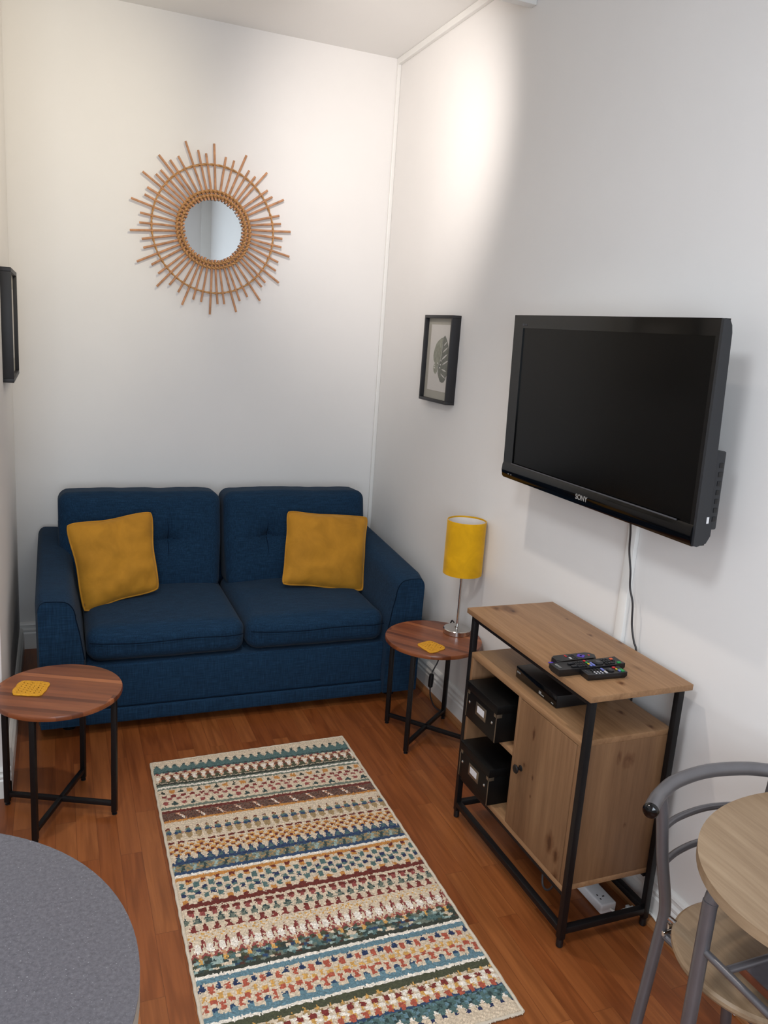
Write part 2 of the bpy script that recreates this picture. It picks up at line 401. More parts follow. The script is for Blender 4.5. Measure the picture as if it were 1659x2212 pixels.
def skirting(name, p0, p1, nrm, h=0.142, bead=False):
    """moulded skirting board from p0 to p1, nrm into the room"""
    p0 = Vector(p0); p1 = Vector(p1); nn = Vector(nrm)
    k = h/0.19
    prof = [(0, 0), (0.020, 0), (0.020, 0.112*k), (0.015, 0.122*k), (0.019, 0.130*k), (0.019, 0.140*k), (0.012, 0.150*k), (0.012, 0.166*k), (0.016, 0.172*k), (0.012, 0.182*k), (0.005, 0.19*k), (0, 0.19*k)]
    b = prism(BM(), [p0+nn*a+Vector((0, 0, z)) for a, z in prof], p1-p0)
    return struct(name, b, m_gloss)
skirting('baseboard_right', (WX, 0, 0), (WX, FY, 0), (-1, 0, 0))
skirting('baseboard_back', (LX, 0, 0), (WX, 0, 0), (0, -1, 0))
skirting('baseboard_left', (LX, 0, 0), (LX, LE-0.02, 0), (1, 0, 0), 0.115)
skirting('baseboard_recess', (LX+0.02, LE, 0), (KX, LE, 0), (0, -1, 0), 0.115)
# quadrant bead on the floor at the right wall
b = BM(); q = [(0, 0)]+[(0.021*math.cos(a), 0.021*math.sin(a)) for a in (0, .4, .8, 1.2, 1.57)]
prism(b, [(WX-0.020-x, 0, z) for x, z in q], (0, FY, 0)); struct('trim_1', b, m_beadwood)
# cable trunking: corner (upright), wall top, ceiling beam, upright below the television
struct('trim_2', nbox((WX-0.020, -0.016, 0.14), (WX, 0, RH-0.02), 0.003), m_gloss)
struct('trim_3', nbox((WX-0.022, -1.30, RH-0.030), (WX, 0, RH), 0.003), m_gloss)
struct('trim_4', nbox((-1.0, -1.345, 2.958), (WX, -1.305, RH), 0.003), m_gloss)
tr = obj('cable_trunking', nbox((WX-0.016, -2.315, 0.14), (WX, -2.275, 1.30), 0.003), m_gloss)
tag(tr, 'white plastic cable trunking running up the wall below the television', 'cable cover')

# =================================================================== RUG
RX, RY = -1.367, -1.297
RW, RL = 0.800, 1.513
C = dict(cream=(210, 191, 166), teal=(80, 106, 103), dteal=(48, 66, 64), brown=(112, 62, 40), gold=(190, 130, 62), olive=(72, 74, 52), dgreen=(52, 56, 46), grey=(108, 116, 102),
         red=(122, 46, 40), dred=(104, 38, 28), taupe=(112, 84, 70), umber=(78, 48, 36), tan=(158, 132, 92), navy=(36, 46, 80), blue=(44, 66, 96), lblue=(98, 128, 138), pale=(150, 168, 160),
         brick=(172, 84, 62), white=(232, 222, 208), rose=(146, 72, 66), amber=(206, 158, 84), peach=(196, 140, 104))
NC, NR = 224, 424
grid = [['cream']*NC for _ in range(NR)]
def Rw(v): return int(v/RL*NR)
def Cw(u): return int(u/RW*NC)
def band(v0, v1, col, wob=0):
    for r in range(Rw(v0), Rw(v1)):
        if 0 <= r < NR:
            for c in range(NC): grid[r][c] = col(r, c) if callable(col) else col
def dab(u, v, w, h, col, shape='box'):
    """a motif, u,v centre, w,h full size"""
    r0, r1, c0, c1 = Rw(v-h/2), Rw(v+h/2), Cw(u-w/2), Cw(u+w/2)
    for r in range(r0, max(r1, r0+1)):
        for c in range(c0, max(c1, c0+1)):
            if not (0 <= r < NR and 0 <= c < NC): continue
            y = (r+0.5-(r0+r1)/2)/max(1, (r1-r0)/2); x = (c+0.5-(c0+c1)/2)/max(1, (c1-c0)/2)
            ok = True
            if shape == 'dia': ok = abs(x)+abs(y) < 1.05
            elif shape == 'up': ok = abs(x) < (y+1)/2+0.12       # tip at small v
            elif shape == 'dn': ok = abs(x) < (1-y)/2+0.12
            elif shape == 'blob': ok = x*x+y*y < 1.05
            elif shape == 'I': ok = abs(x) < 0.55 or abs(y) > 0.5
            if ok: grid[r][c] = col
def row(v, per, ph, w, h, col, shape='box', slant=0.0):
    u = ph
    while u < RW+per:
        dab(u, v+random.uniform(-.001, .001), w, h, col, shape); u += per
rnd = random.random
P = 0.0338
# far end
band(0.082, 0.108, 'teal'); row(0.068, P, 0.02, 0.033, 0.040, 'teal', 'up'); row(0.052, P, 0.02, 0.013, 0.013, 'dteal', 'blob')
band(0.104, 0.111, 'dteal'); band(0.111, 0.116, 'teal')
row(0.123, P, 0.018, 0.022, 0.014, 'red', 'I'); row(0.134, P, 0.034, 0.018, 0.010, 'peach')
row(0.150, P, 0.034, 0.024, 0.034, 'brown', 'up'); row(0.172, P, 0.034, 0.030, 0.030, 'olive', 'up'); row(0.163, P, 0.017, 0.008, 0.02, 'gold', 'dn'); band(0.180, 0.186, 'olive'); row(0.168, P, 0.017, 0.016, 0.032, 'peach', 'dn'); row(0.158, P, 0.017, 0.020, 0.030, 'white', 'dn')
band(0.190, 0.206, 'dgreen'); band(0.206, 0.214, 'grey'); band(0.214, 0.222, 'white'); band(0.222, 0.232, 'grey')
row(0.252, 0.066, 0.022, 0.020, 0.020, 'dgreen', 'up'); row(0.252, 0.066, 0.055, 0.022, 0.020, 'gold')
row(0.281, P, 0.024, 0.018, 0.015, 'red'); row(0.299, P, 0.041, 0.018, 0.014, 'rose')
row(0.324, 0.066, 0.024, 0.018, 0.020, 'rose'); row(0.328, 0.066, 0.057, 0.024, 0.022, 'dteal', 'up')
band(0.348, 0.362, 'grey'); band(0.371, 0.384, 'dred')
band(0.384, 0.430, lambda r, c: 'umber' if (r*7+c*3) % 11 < 4 else ('taupe' if (r+c) % 5 else 'brown'))
u = 0.06
while u < 0.82:
    for k in range(9): dab(u+0.002*k*1.4, 0.389+k*0.0046, 0.010, 0.0046, 'white' if k % 2 else 'peach')
    u += 0.0675
band(0.430, 0.440, 'gold')
row(0.482, P, 0.012, 0.012, 0.018, 'dred', 'blob'); row(0.510, P, 0.012, 0.024, 0.066, 'tan', 'dia'); row(0.520, P, 0.012, 0.022, 0.048, 'tan', 'blob'); row(0.500, P, 0.012, 0.022, 0.018, 'teal', 'blob')
band(0.505, 0.509, 'rose'); row(0.507, P, 0.012, 0.022, 0.011, 'blue')
row(0.561, P, 0.014, 0.024, 0.010, 'dred')
for k, vv in enumerate((0.578, 0.594, 0.610, 0.626)):
    row(vv, P, 0.012+0.017*(k % 2), 0.022, 0.014, 'gold', 'blob'); row(vv+0.006, P, 0.010+0.017*(k % 2), 0.012, 0.009, 'dred'); row(vv-0.004, P/2, 0.0, 0.005, 0.005, 'amber')
row(0.650, P, 0.030, 0.030, 0.040, 'blue', 'up'); row(0.652, P, 0.030, 0.014, 0.022, 'teal', 'up'); row(0.634, P, 0.030, 0.011, 0.012, 'navy', 'blob'); band(0.664, 0.680, 'blue'); band(0.669, 0.674, 'navy')
band(0.680, 0.716, lambda r, c: 'pale' if ((c+(r % 12)//3) % 19) < 3 else ('dteal' if ((c+10+(r % 12)//3) % 19) < 3 else ('tan' if (r//3+c//4) % 2 else 'grey')))
band(0.716, 0.730, 'blue'); band(0.730, 0.741, 'white'); band(0.744, 0.757, 'gold')
PD = 0.0455
row(0.763, PD, 0.042, 0.017, 0.014, 'dred'); row(0.775, PD, 0.042, 0.017, 0.012, 'gold'); row(0.785, PD, 0.020, 0.017, 0.022, 'teal')
row(0.801, PD, 0.042, 0.017, 0.014, 'navy'); row(0.812, PD, 0.042, 0.017, 0.010, 'teal'); row(0.818, PD, 0.020, 0.017, 0.010, 'teal'); row(0.828, PD, 0.020, 0.017, 0.014, 'navy')
row(0.842, PD, 0.042, 0.017, 0.022, 'teal'); row(0.858, PD, 0.020, 0.016, 0.014, 'gold'); row(0.871, PD, 0.020, 0.018, 0.014, 'dred')
band(0.874, 0.889, 'dred')
row(0.907, P, 0.030, 0.024, 0.015, 'dred'); row(0.920, P, 0.030, 0.014, 0.016, 'rose')
row(0.940, P, 0.010, 0.022, 0.026, 'dteal', 'up'); row(0.950, P, 0.010, 0.024, 0.018, 'grey', 'I')
row(0.970, P, 0.028, 0.012, 0.014, 'dred'); row(0.982, P, 0.028, 0.028, 0.018, 'red', 'up')
for k, vv in enumerate((1.000, 1.010, 1.020)): row(vv, P/2, 0.008*(k % 2), 0.006, 0.006, 'amber', 'blob')
for k in range(9):
    row(1.026+k*0.006, P, 0.012+0.0014*k, 0.006, 0.007, 'rose'); row(1.026+k*0.006, P, 0.012-0.0014*k, 0.006, 0.007, 'red')
row(1.058, P, 0.029, 0.019, 0.036, 'white', 'blob'); row(1.030, P, 0.029, 0.016, 0.022, 'cream', 'dn')
row(1.083, P, 0.012, 0.026, 0.020, 'rose', 'up'); row(1.093, P, 0.012, 0.028, 0.014, 'olive', 'up'); row(1.086, P, 0.029, 0.008, 0.014, 'peach')
mix = ['teal', 'dteal', 'pale', 'grey', 'olive', 'grey', 'teal', 'dgreen', 'pale', 'cream', 'umber', 'blue', 'dteal']
cells = {}
def patch(r, c):
    k = (r//3, (c+(r//3 % 2)*2)//4)
    if k not in cells: cells[k] = random.choice(mix)
    return cells[k]
band(1.097, 1.146, patch); row(1.105, 0.0675, 0.03, 0.010, 0.018, 'amber'); band(1.144, 1.158, 'dgreen')
band(1.158, 1.170, 'white'); band(1.170, 1.188, 'lblue')
row(1.198, PD, 0.016, 0.018, 0.022, 'blue', 'up'); row(1.204, PD, 0.016, 0.014, 0.012, 'navy'); row(1.209, PD, 0.039, 0.015, 0.024, 'brick')
row(1.234, PD, 0.016, 0.016, 0.020, 'amber', 'I'); row(1.240, PD, 0.039, 0.016, 0.012, 'amber'); row(1.251, PD, 0.039, 0.018, 0.012, 'brick')
row(1.268, PD, 0.016, 0.017, 0.026, 'brick', 'I'); row(1.277, PD, 0.039, 0.016, 0.014, 'blue', 'blob'); row(1.288, PD, 0.039, 0.018, 0.016, 'lblue')
band(1.292, 1.310, 'lblue'); band(1.310, 1.322, 'white'); band(1.322, 1.346, 'olive')
row(1.346, P, 0.020, 0.010, 0.014, 'amber', 'up')
row(1.358, P, 0.020, 0.020, 0.012, 'tan'); row(1.368, P, 0.034, 0.016, 0.016, 'red'); row(1.366, P, 0.017, 0.018, 0.016, 'white', 'dn'); row(1.382, P, 0.030, 0.010, 0.014, 'amber'); row(1.386, P, 0.012, 0.020, 0.012, 'white')
row(1.396, P, 0.004, 0.010, 0.014, 'amber'); row(1.402, P, 0.030, 0.016, 0.016, 'brick'); band(1.410, 1.420, 'blue'); row(1.410, P, 0.030, 0.012, 0.012, 'brick')
band(1.420, 1.452, lambda r, c: ('teal', 'lblue', 'dteal', 'teal')[hash((r//2, c//3)) % 4]); row(1.462, P, 0.020, 0.024, 0.024, 'teal', 'dn'); row(1.452, P, 0.037, 0.014, 0.014, 'white', 'up'); row(1.472, P, 0.020, 0.012, 0.010, 'navy', 'blob')
def build_rug():
    bm = BM(); lay = bm.loops.layers.color.new('yarn')
    vs = []
    for r in range(NR+1):
        rowv = []
        for c in range(NC+1):
            u = c/NC*RW; v = r/NR*RL
            if v < 0.1: v = v+0.026*(1-u/RW)*(1-v/0.1)
            edge = min(u, RW-u, r/NR*RL, RL-r/NR*RL)
            z = 0.009+0.0022*noise.noise(Vector((u*120, v*120, 0)))+0.0012*(((r//2+c//3) % 2)*2-1)*0.6
            z += 0.002*noise.noise(Vector((u*9, v*9, 3)))
            if edge < 0.006: z = 0.004+edge*0.6
            wob = 0.0012*noise.noise(Vector((u*60, v*60, 5)))
            rowv.append(bm.verts.new((u+wob, -v+wob, z)))
        vs.append(rowv)
    for r in range(NR):
        for c in range(NC):
            f = bm.faces.new((vs[r][c], vs[r+1][c], vs[r+1][c+1], vs[r][c+1]))
            # ragged yarn boundaries
            rr = min(NR-1, max(0, r+random.choice((0, 0, 0, 1, -1)) if random.random() < .35 else r)); cc = min(NC-1, max(0, c+random.choice((1, -1)) if random.random() < .18 else c))
            k = C[grid[rr][cc]]; j = 1+random.uniform(-.18, .18)
            col = S(*k); col = (col[0]*j, col[1]*j, col[2]*j, 1)
            for l in f.loops: l[lay] = tuple((max(0, x) ** (1/2.2)) if i < 3 else x for i, x in enumerate(col))
    return bm
rug = thing('rug', 'multicoloured striped rug with tufted geometric rows on the laminate floor', 'rug', (RX, RY, 0), (0, 0, -0.0071))
bmr = build_rug()
# convert to linear float colours by hand
me = bpy.data.meshes.new('pile'); bmr.to_mesh(me); bmr.free()
me.materials.append(m_rug)
for p in me.polygons: p.use_smooth = True
po = bpy.data.objects.new('pile', me); link(po, rug)
def rp(u, v): return (u, -v-(0.026*(1-u/RW) if v < 0.05 else 0), 0.005)
for x0, sg in ((0, -1), (RW, 1)):
    b = ntube([rp(x0, 0)]+[(x0+sg*0.001+0.001*math.sin(i*2.1), -0.05-(RL-0.05)*i/60, 0.0055) for i in range(61)], 0.0052, 8)
    obj('binding', b, m_rugedge, rug)
for v in (0.0, RL):
    b = BM(); edge = [Vector(rp(RW*i/60, v)) for i in range(61)]
    tube(b, [p+Vector((0, 0.001*math.sin(i*1.9), 0)) for i, p in enumerate(edge)], 0.0045, 6)
    for i in range(100):
        u = RW*(i+0.5)/100; p = Vector(rp(u, v)); d = 0.003+0.003*random.random()
        tube(b, [p, p+Vector((random.uniform(-.002, .002), d if v == 0 else -d, -0.002))], 0.0022, 5)
    obj('fringe', b, m_rugedge, rug)

# =================================================================== SOFA
sofa = thing('sofa', 'navy blue fabric two-seater sofa against the back wall', 'sofa', (-0.935, -0.55, 0))
SO = sofa.location.copy()
YF, YB = -1.015, -0.06
# base
b = nbox((-1.60, YF+0.012, 0.045), (-0.27, YB, 0.30), 0.012, 3); base = obj('base', b, m_sofa, sofa, SO)
b = nbox((-1.60, YF-0.004, 0.040), (-0.27, YF+0.05, 0.108), 0.012, 4); obj('plinth_band', b, m_sofa, base, SO)
obj('seam_crease', ntube([(-1.59, YF+0.004, 0.111), (-0.28, YF+0.004, 0.111)], 0.0028, 6), m_seam, base, SO)
def arm(side):
    # front profile (x outward positive), then swept along y with the top rising to the back
    xo, bot = (0.0, 0.045)
    bm = BM(); n = 22; ny = 14; rings = []
    for j in range(ny+1):
        t = j/ny; y = (YF-0.012)+(YB-0.02-YF)*t
        top = (0.606 if side < 0 else 0.622)+0.062*min(1, t*1.15)
        prof = []
        prof.append((0.0, bot)); prof.append((0.0, top*0.5)); prof.append((-0.004, top-0.045))
        for k in range(7):                                   # outer round
            a = k/6*PI/2; prof.append((-0.004+0.032*(1-math.cos(a)), top-0.045+0.045*math.sin(a)))
        prof.append((0.075, top-0.001))
        for k in range(1, 8):                                # inner round
            a = k/7*PI/2; prof.append((0.095+0.055*math.sin(a), top-0.003-0.075*(1-math.cos(a))))
        prof.append((0.165, top-0.14)); prof.append((0.185, top-0.26)); prof.append((0.190, bot))
        ins = 0.0
        if j == 0: ins = 0.010
        cx = 0.095; cz = 0.3
        ring = []
        for x, z in prof:
            xx = cx+(x-cx)*(1-ins/0.095); zz = cz+(z-cz)*(1-ins/0.3)
            X = -1.777+xx if side < 0 else -0.093-xx
            ring.append(bm.verts.new((X, y-(0 if j else 0.008), zz)))
        rings.append(ring)
    m = len(rings[0])
    for A, B in zip(rings, rings[1:]):
        for i in range(m): bm.faces.new((A[i], A[(i+1) % m], B[(i+1) % m], B[i]))
    bm.faces.new(rings[0]); bm.faces.new(rings[-1][::-1])
    front = [v.co.copy() for v in rings[0]]
    return bm, front
for s in (-1, 1):
    bm, fr = arm(s)
    a = obj('armrest', bm, m_sofa, sofa, SO)
    pts = [Vector((p.x+(0.0015 if s < 0 else -0.0015), p.y+0.0035, p.z)) for p in fr[3:-1]]
    obj('piping', ntube([p for p in pts], 0.0028, 6), m_seam, a, SO)
# back frame
b = nbox((-1.69, -0.22, 0.30), (-0.18, -0.045, 0.72), 0.03, 4); obj('back_frame', b, m_sofa, sofa, SO)
# seat cushions
def seat(x0, x1, dz=0.0):
    cx, hx = (x0+x1)/2, (x1-x0)/2-0.003
    def fn(u, p):
        cr = (1-u.x*u.x)*(1-u.y*u.y)
        p = p.copy()
        if u.z > 0: p.z += 0.022*cr*u.z
        if u.y < 0: p.y -= 0.016*(1-u.x**4)*(-u.y)*(1-u.z*u.z*0.6)
        p.x *= 1+0.006*(1-u.z*u.z)
        p += Vector((0, 0, 0.003*noise.noise(p*9)))
        return p
    bm = rbox((cx, (YF+0.012-0.30)/2, 0.378), (hx, (-0.30-(YF+0.012))/2, 0.074), 0.052, 26, fn)
    c = obj('seat_cushion', bm, m_sofa, sofa, SO)
    z = 0.400
    pts = [(cx+hx*t*0.965, YF-0.004-0.0045-0.011*(1-t**4)+0.012*abs(t)**10, z+0.003*math.sin(t*5)) for t in [i/20-1 for i in range(41)]]
    obj('seam_crease', ntube(pts, 0.0022, 6), m_seam, c, SO)
seat(-1.592, -0.932); seat(-0.928, -0.270)
# back cushions with tufting
def backc(x0, x1, bx, seed):
    cx, hx = (x0+x1)/2, (x1-x0)/2-0.003
    hz = 0.245; hy = 0.105; cc = Vector((cx, -0.325, 0.652))
    def fn(u, p):
        p = p.copy(); cr = (1-u.x**4)*(1-u.z**4)
        if u.y < 0:
            p.y -= 0.026*cr
            dx = p.x-(bx-cx); dz = p.z-0.015
            d = math.hypot(dx, dz)
            p.y += 0.026*math.exp(-(d/0.03)**2)+0.026*math.exp(-(d/0.085)**2)
            p.y += 0.006*math.exp(-(dz/0.008)**2)*math.exp(-(dx/0.17)**2)+0.004*math.exp(-(dx/0.008)**2)*math.exp(-(dz/0.14)**2)
        if u.z > 0: p.z += 0.010*(math.sin((p.x+seed)*13)*0.4+1-u.x*u.x)*0.55-0.004+0.004*noise.noise(Vector((p.x*14, seed, 0)))
        p.x *= 1-0.035*(max(0, -u.z))
        # lean back
        ang = 0.20
        y, z = p.y, p.z
        p.y = y*math.cos(ang)+z*math.sin(ang); p.z = -y*math.sin(ang)*0.3+z*math.cos(ang)
        p += Vector((0, 0.004*noise.noise(p*7+Vector((seed, 0, 0))), 0))
        return p
    bm = rbox(cc, (hx, hy, hz), 0.048, 40, fn)
    c = obj('back_cushion', bm, m_sofa, sofa, SO)
    for ax, ext in ((0, 0.15), (2, 0.13)):
        pts = []
        for i in range(41):
            t = -ext+2*ext*i/40; x = bx-cx+(t if ax == 0 else 0); z = 0.015+(t if ax == 2 else 0)
            pts.append(cc+fn(Vector((x/hx, -1, z/hz)), Vector((x, -hy, z)))+Vector((0, 0.0008+0.0035*abs(t/ext)**3, 0)))
        obj('seam_crease', ntube(pts, 0.0021, 6), m_seam, c, SO)  # dark tube drawn in for the shade of the tufting creases
    bp = cc+fn(Vector(((bx-cx)/hx, -1, 0.015/hz)), Vector((bx-cx, -hy, 0.015)))
    obj('button', lathe(BM(), [(0, 0.004), (0.010, 0.002), (0.013, -0.002), (0.012, -0.006), (0, -0.006)], bp, 20, axis=(0, -1, 0)), m_seam, c, SO)
    return c
b1 = backc(-1.692, -0.934, -1.195, 1.3); b2 = backc(-0.926, -0.172, -0.705, 4.1)
for x in (-1.66, -0.2):
    for y in (-0.93, -0.15):
        obj('foot', lathe(BM(), [(0, 0), (0.026, 0), (0.032, 0.046), (0, 0.046)], (x, y, 0), 20), m_black, sofa, SO)

# throw cushions from four measured corners
def ray(px, py):
    return (r2*(px-W/2)-u2*(py-H/2)+fwd*FPX).normalized()
def at_y(y, px, py):
    d = ray(px, py); return CAM+d*((y-CAM.y)/d.y)
def at_x(x, px, py):
    d = ray(px, py); return CAM+d*((x-CAM.x)/d.x)
def at_z(z, px, py):
    d = ray(px, py); return CAM+d*((z-CAM.z)/d.z)
def throw(corners, thick, label, seed):
    TL, TR, BR, BL = [Vector(c) for c in corners]
    cen = (TL+TR+BR+BL)/4
    nrm = ((TR-BL).cross(TL-BR)).normalized()
    if nrm.y > 0: nrm = -nrm
    root = thing('throw_cushion', label, 'cushion', cen)
    n = 30; bm = BM(); F = []; Bk = []
    def P(u, v, s):
        # u,v in -1..1 ; edges bow inwards between the corners
        cr = 1-0.055*(abs(u)**7)*(abs(v)**7)
        uu = u*cr*(1-(0.062+0.012*math.sin(v*5+seed))*(1-v*v)*abs(u)**2); vv = v*cr*(1-(0.055+0.014*math.sin(u*4.3+seed*2))*(1-u*u)*abs(v)**2)
        a = (uu+1)/2; c = (vv+1)/2
        p = (BL*(1-a)+BR*a)*(1-c)+(TL*(1-a)+TR*a)*c
        t = thick*((1-abs(u)**3.0)*(1-abs(v)**3.0))**0.62
        t *= 1+0.10*noise.noise(Vector((u*2, v*2, seed)))
        w = 0.011*noise.noise(Vector((u*2.2+v*1.2, v*2.6-u, seed+2)))*(1-u**6)*(1-v**6)
        # gathers near the seams
        g = 0.006*math.sin(u*15+seed+2*v)*max(0, abs(v)-0.5)*(1-abs(v))*6*(1.6 if v < 0 else 0.6)+0.005*math.sin(v*13+seed)*max(0, abs(u)-0.55)*(1-abs(u))*6
        return p-cen+nrm*(s*(t+g)+w)
    for s, store in ((1, F), (-1, Bk)):
        for i in range(n+1):
            store.append([bm.verts.new(P(2*i/n-1, 2*j/n-1, s)) for j in range(n+1)])
    for G in (F, Bk):
        for i in range(n):
            for j in range(n): bm.faces.new((G[i][j], G[i+1][j], G[i+1][j+1], G[i][j+1]))
    bmesh.ops.remove_doubles(bm, verts=bm.verts, dist=0.0004)
    obj('cover', bm, m_mustard, root)
    per = []
    for i in range(n): per.append(P(2*i/n-1, -1, 0))
    for i in range(n): per.append(P(1, 2*i/n-1, 0))
    for i in range(n): per.append(P(1-2*i/n, 1, 0))
    for i in range(n): per.append(P(-1, 1-2*i/n, 0))
    obj('piping', ntube(per, 0.0042, 8, closed=True), m_mustard, root)
throw([at_y(-0.60, 140, 1132), at_y(-0.53, 329, 1103), at_y(-0.66, 345, 1274), at_y(-0.72, 180, 1325)], 0.060, 'mustard velvet cushion propped at the left arm of the blue sofa', 1.0)
throw([at_y(-0.53, 619, 1102), at_y(-0.50, 796, 1115), at_y(-0.68, 786, 1279), at_y(-0.67, 607, 1264)], 0.062, 'mustard velvet cushion propped at the right arm of the blue sofa', 5.0)

# =================================================================== MIRROR
mc = at_y(-0.024, 462, 497)
mir = thing('sunburst_mirror', 'round rattan sunburst mirror hanging on the back wall above the sofa', 'mirror', (mc.x, 0, mc.z))
MO = mir.location.copy()
def rp3(px, py, y=-0.024): return at_y(y, px, py)
ends = [(880,120),(980,235),(1050,265),(1155,220),(1178,350),(1230,402),(1330,368),(1335,520),(1375,575),(1472,600),(1435,735),(1448,805),(1530,873),(1460,932),(1452,1005),(1520,1085),(1425,1133),(1405,1205),(1430,1307),(1315,1305),(1285,1343),(1270,1460),(1163,1428),(1098,1462),(1067,1557),(965,1490),(908,1490),(842,1577),(767,1470),(700,1450),(605,1495),(572,1387),(497,1325),(390,1338),(402,1228),(345,1153),(220,1125),(275,1008),(262,932),(160,857),(240,792),(247,707),(170,583),(285,552),(308,490),(268,357),(382,378),(422,343),(407,215),(503,258),(573,225),(635,98),(743,175),(810,203)]
NS = len(ends)
angs = []
for i, (ex, ey) in enumerate(ends):
    e = rp3(240+ex/3.95, 280+ey/3.95)
    d = Vector((e.x-mc.x, 0, e.z-mc.z)); L = d.length; d.normalize()
    # inner ends evenly spaced round the ring, sticks slightly off radial as in the real frame
    a_in = PI/2-0.155*0-(i+0.35)*2*PI/NS
    din = Vector((math.cos(a_in), 0, math.sin(a_in)))
    p0 = Vector((mc.x, -0.024, mc.z))+din*(0.140+0.005*random.random())
    angs.append(a_in)
    mid = (p0+e)/2+Vector((random.uniform(-.002, .002), 0, random.uniform(-.002, .002)))
    obj('stick', ntube([p0, mid, e], 0.0052+0.0006*random.random(), 8), m_rattan, mir, MO)
def twist(R, r, turns, yy, rad, n=700):
    bm = BM()
    for ph in (0, PI):
        pts = []
        for i in range(n):
            a = 2*PI*i/n; q = turns*a+ph
            rr = R+r*math.cos(q)*0.35; pts.append(Vector((mc.x+rr*math.cos(a), yy+r*math.sin(q), mc.z+rr*1.01*math.sin(a))))
        tube(bm, pts, rad, 6, closed=True)
    return bm
obj('outer_ring', twist(0.302, 0.0075, NS/2, -0.024, 0.0034), m_rattan2, mir, MO)
obj('inner_ring', twist(0.160, 0.0085, NS/2, -0.024, 0.0048), m_rattan2, mir, MO)
obj('inner_ring', twist(0.181, 0.0085, NS/2, -0.024, 0.0048), m_rattan2, mir, MO)
b = BM()
for a in angs:                                              # cane wraps at every stick
    for R in (0.160, 0.181):
        d = Vector((math.cos(a+0.03), 0, math.sin(a+0.03))); t = Vector((-d.z, 0, d.x))
        c0 = Vector((mc.x, -0.024, mc.z))+d*R
        pts = [c0+d*(0.008*math.cos(k))+Vector((0, 0.0095*math.sin(k), 0))+t*0.004*math.sin(k*0.5) for k in [2*PI*j/10 for j in range(10)]]
        tube(b, pts, 0.0022, 5, closed=True)
obj('cane_binding', b, m_rattan2, mir, MO)
b = lathe(BM(), [(0, 0.0115), (0.158, 0.0115), (0.158, 0.013), (0, 0.013)], (mc.x, 0, mc.z), 96, axis=(0, -1, 0)); g = obj('mirror_glass', b, m_mirror, mir, MO, sm=False)
b = lathe(BM(), [(0, 0.001), (0.168, 0.001), (0.170, 0.011), (0, 0.011)], (mc.x, 0, mc.z), 96, axis=(0, -1, 0)); obj('backing', b, m_rattan2, mir, MO)

# =================================================================== PICTURES
def frame(y0, y1, z0, z1, xw, sgn, depth, bw, root, rec=0.020):
    """box picture frame on a wall x=xw, opening towards sgn*x"""
    O = root.location.copy()
    b = BM(); xf = xw+sgn*depth
    for (a0, a1, c0, c1) in ((y0, y1, z1-bw, z1), (y0, y1, z0, z0+bw), (y0, y0+bw, z0+bw, z1-bw), (y1-bw, y1, z0+bw, z1-bw)):
        box(b, (xw, a0, c0), (xf, a1, c1), 0.0012)
    obj('frame_moulding', b, m_blackmat, root, O)
    xb = xf-sgn*rec
    obj('mount_board', nbox((xw+sgn*0.001, y0+bw*.9, z0+bw*.9), (xb, y1-bw*.9, z1-bw*.9)), m_mount, root, O, sm=False)
    return xb
pic = thing('picture_frame', 'black box frame with a grey leaf print on the wall above the lamp', 'picture', (WX, -0.80, 1.615))
xb = frame(-0.952, -0.652, 1.416, 1.818, WX, -1, 0.045, 0.014, pic)
PO = pic.location.copy()
obj('paper', nbox((xb-0.0012, -0.915, 1.468), (xb, -0.700, 1.775)), m_paper, pic, PO, sm=False)
# leaf drawing: coordinates measured on the print (u across, v down in crop pixels)
def lp(a, c, x):
    # crop pixel -> position on the print; small bodge keeps the leaf upright on the sheet
    y = -0.700-(a-330-(-(c-360)*0.055))/305*0.215; z = 1.775-(c-357)/1000*0.307
    return (x, y, z)
leaf_r = [(540,515),(560,560),(578,610),(592,680),(602,760),(606,840),(604,920),(600,1000),(590,1070),(560,1130),(556,1160),(530,1210),(500,1218),(478,1205),(455,1150),(440,1090),(445,1020),(450,960),(480,880),(495,800),(498,700),(500,600),(515,545)]
leaf_l = [(515,545),(480,560),(440,600),(410,645),(388,710),(378,760),(366,830),(372,900),(395,940),(372,970),(368,1020),(378,1075),(402,1105),(425,1070),(440,1010),(450,960),(480,880),(495,800),(498,700),(500,600)]
b = prism(BM(), [lp(a, c, xb-0.0012) for a, c in leaf_r], (-0.0008, 0, 0)); lo = obj('leaf_print', b, m_leafd, pic, PO, sm=False)
b = prism(BM(), [lp(a, c, xb-0.0012) for a, c in leaf_l], (-0.0007, 0, 0)); obj('leaf_print', b, m_leaf, pic, PO, sm=False)
b = BM()
def slit(p0, p1, w):
    (a0, c0), (a1, c1) = p0, p1; n = math.hypot(a1-a0, c1-c0); px, py = -(c1-c0)/n*w, (a1-a0)/n*w
    m0, m1 = (a0*.65+a1*.35, c0*.65+c1*.35), (a0*.3+a1*.7, c0*.3+c1*.7)
    pts = [(a0, c0), (m0[0]+px, m0[1]+py), (m1[0]+px, m1[1]+py), (a1, c1), (m1[0]-px, m1[1]-py), (m0[0]-px, m0[1]-py)]
    prism(b, [lp(a, c, xb-0.0018) for a, c in pts], (-0.0006, 0, 0))
for s in (((575, 600), (525, 670), 6), ((590, 680), (510, 770), 7), ((585, 780), (495, 880), 9), ((604, 870), (505, 955), 8), ((495, 1015), (570, 1045), 9), ((485, 1085), (555, 1150), 7), ((360, 960), (400, 985), 6), ((372, 1000), (402, 1018), 8)): slit(*s)
for a, c in ((488, 893), (480, 952), (470, 1000), (435, 935)):
    prism(b, [lp(a+9*math.cos(t), c+11*math.sin(t), xb-0.0018) for t in [2*PI*k/10 for k in range(10)]], (-0.0006, 0, 0))
obj('leaf_cuts', b, m_paper, pic, PO, sm=False)
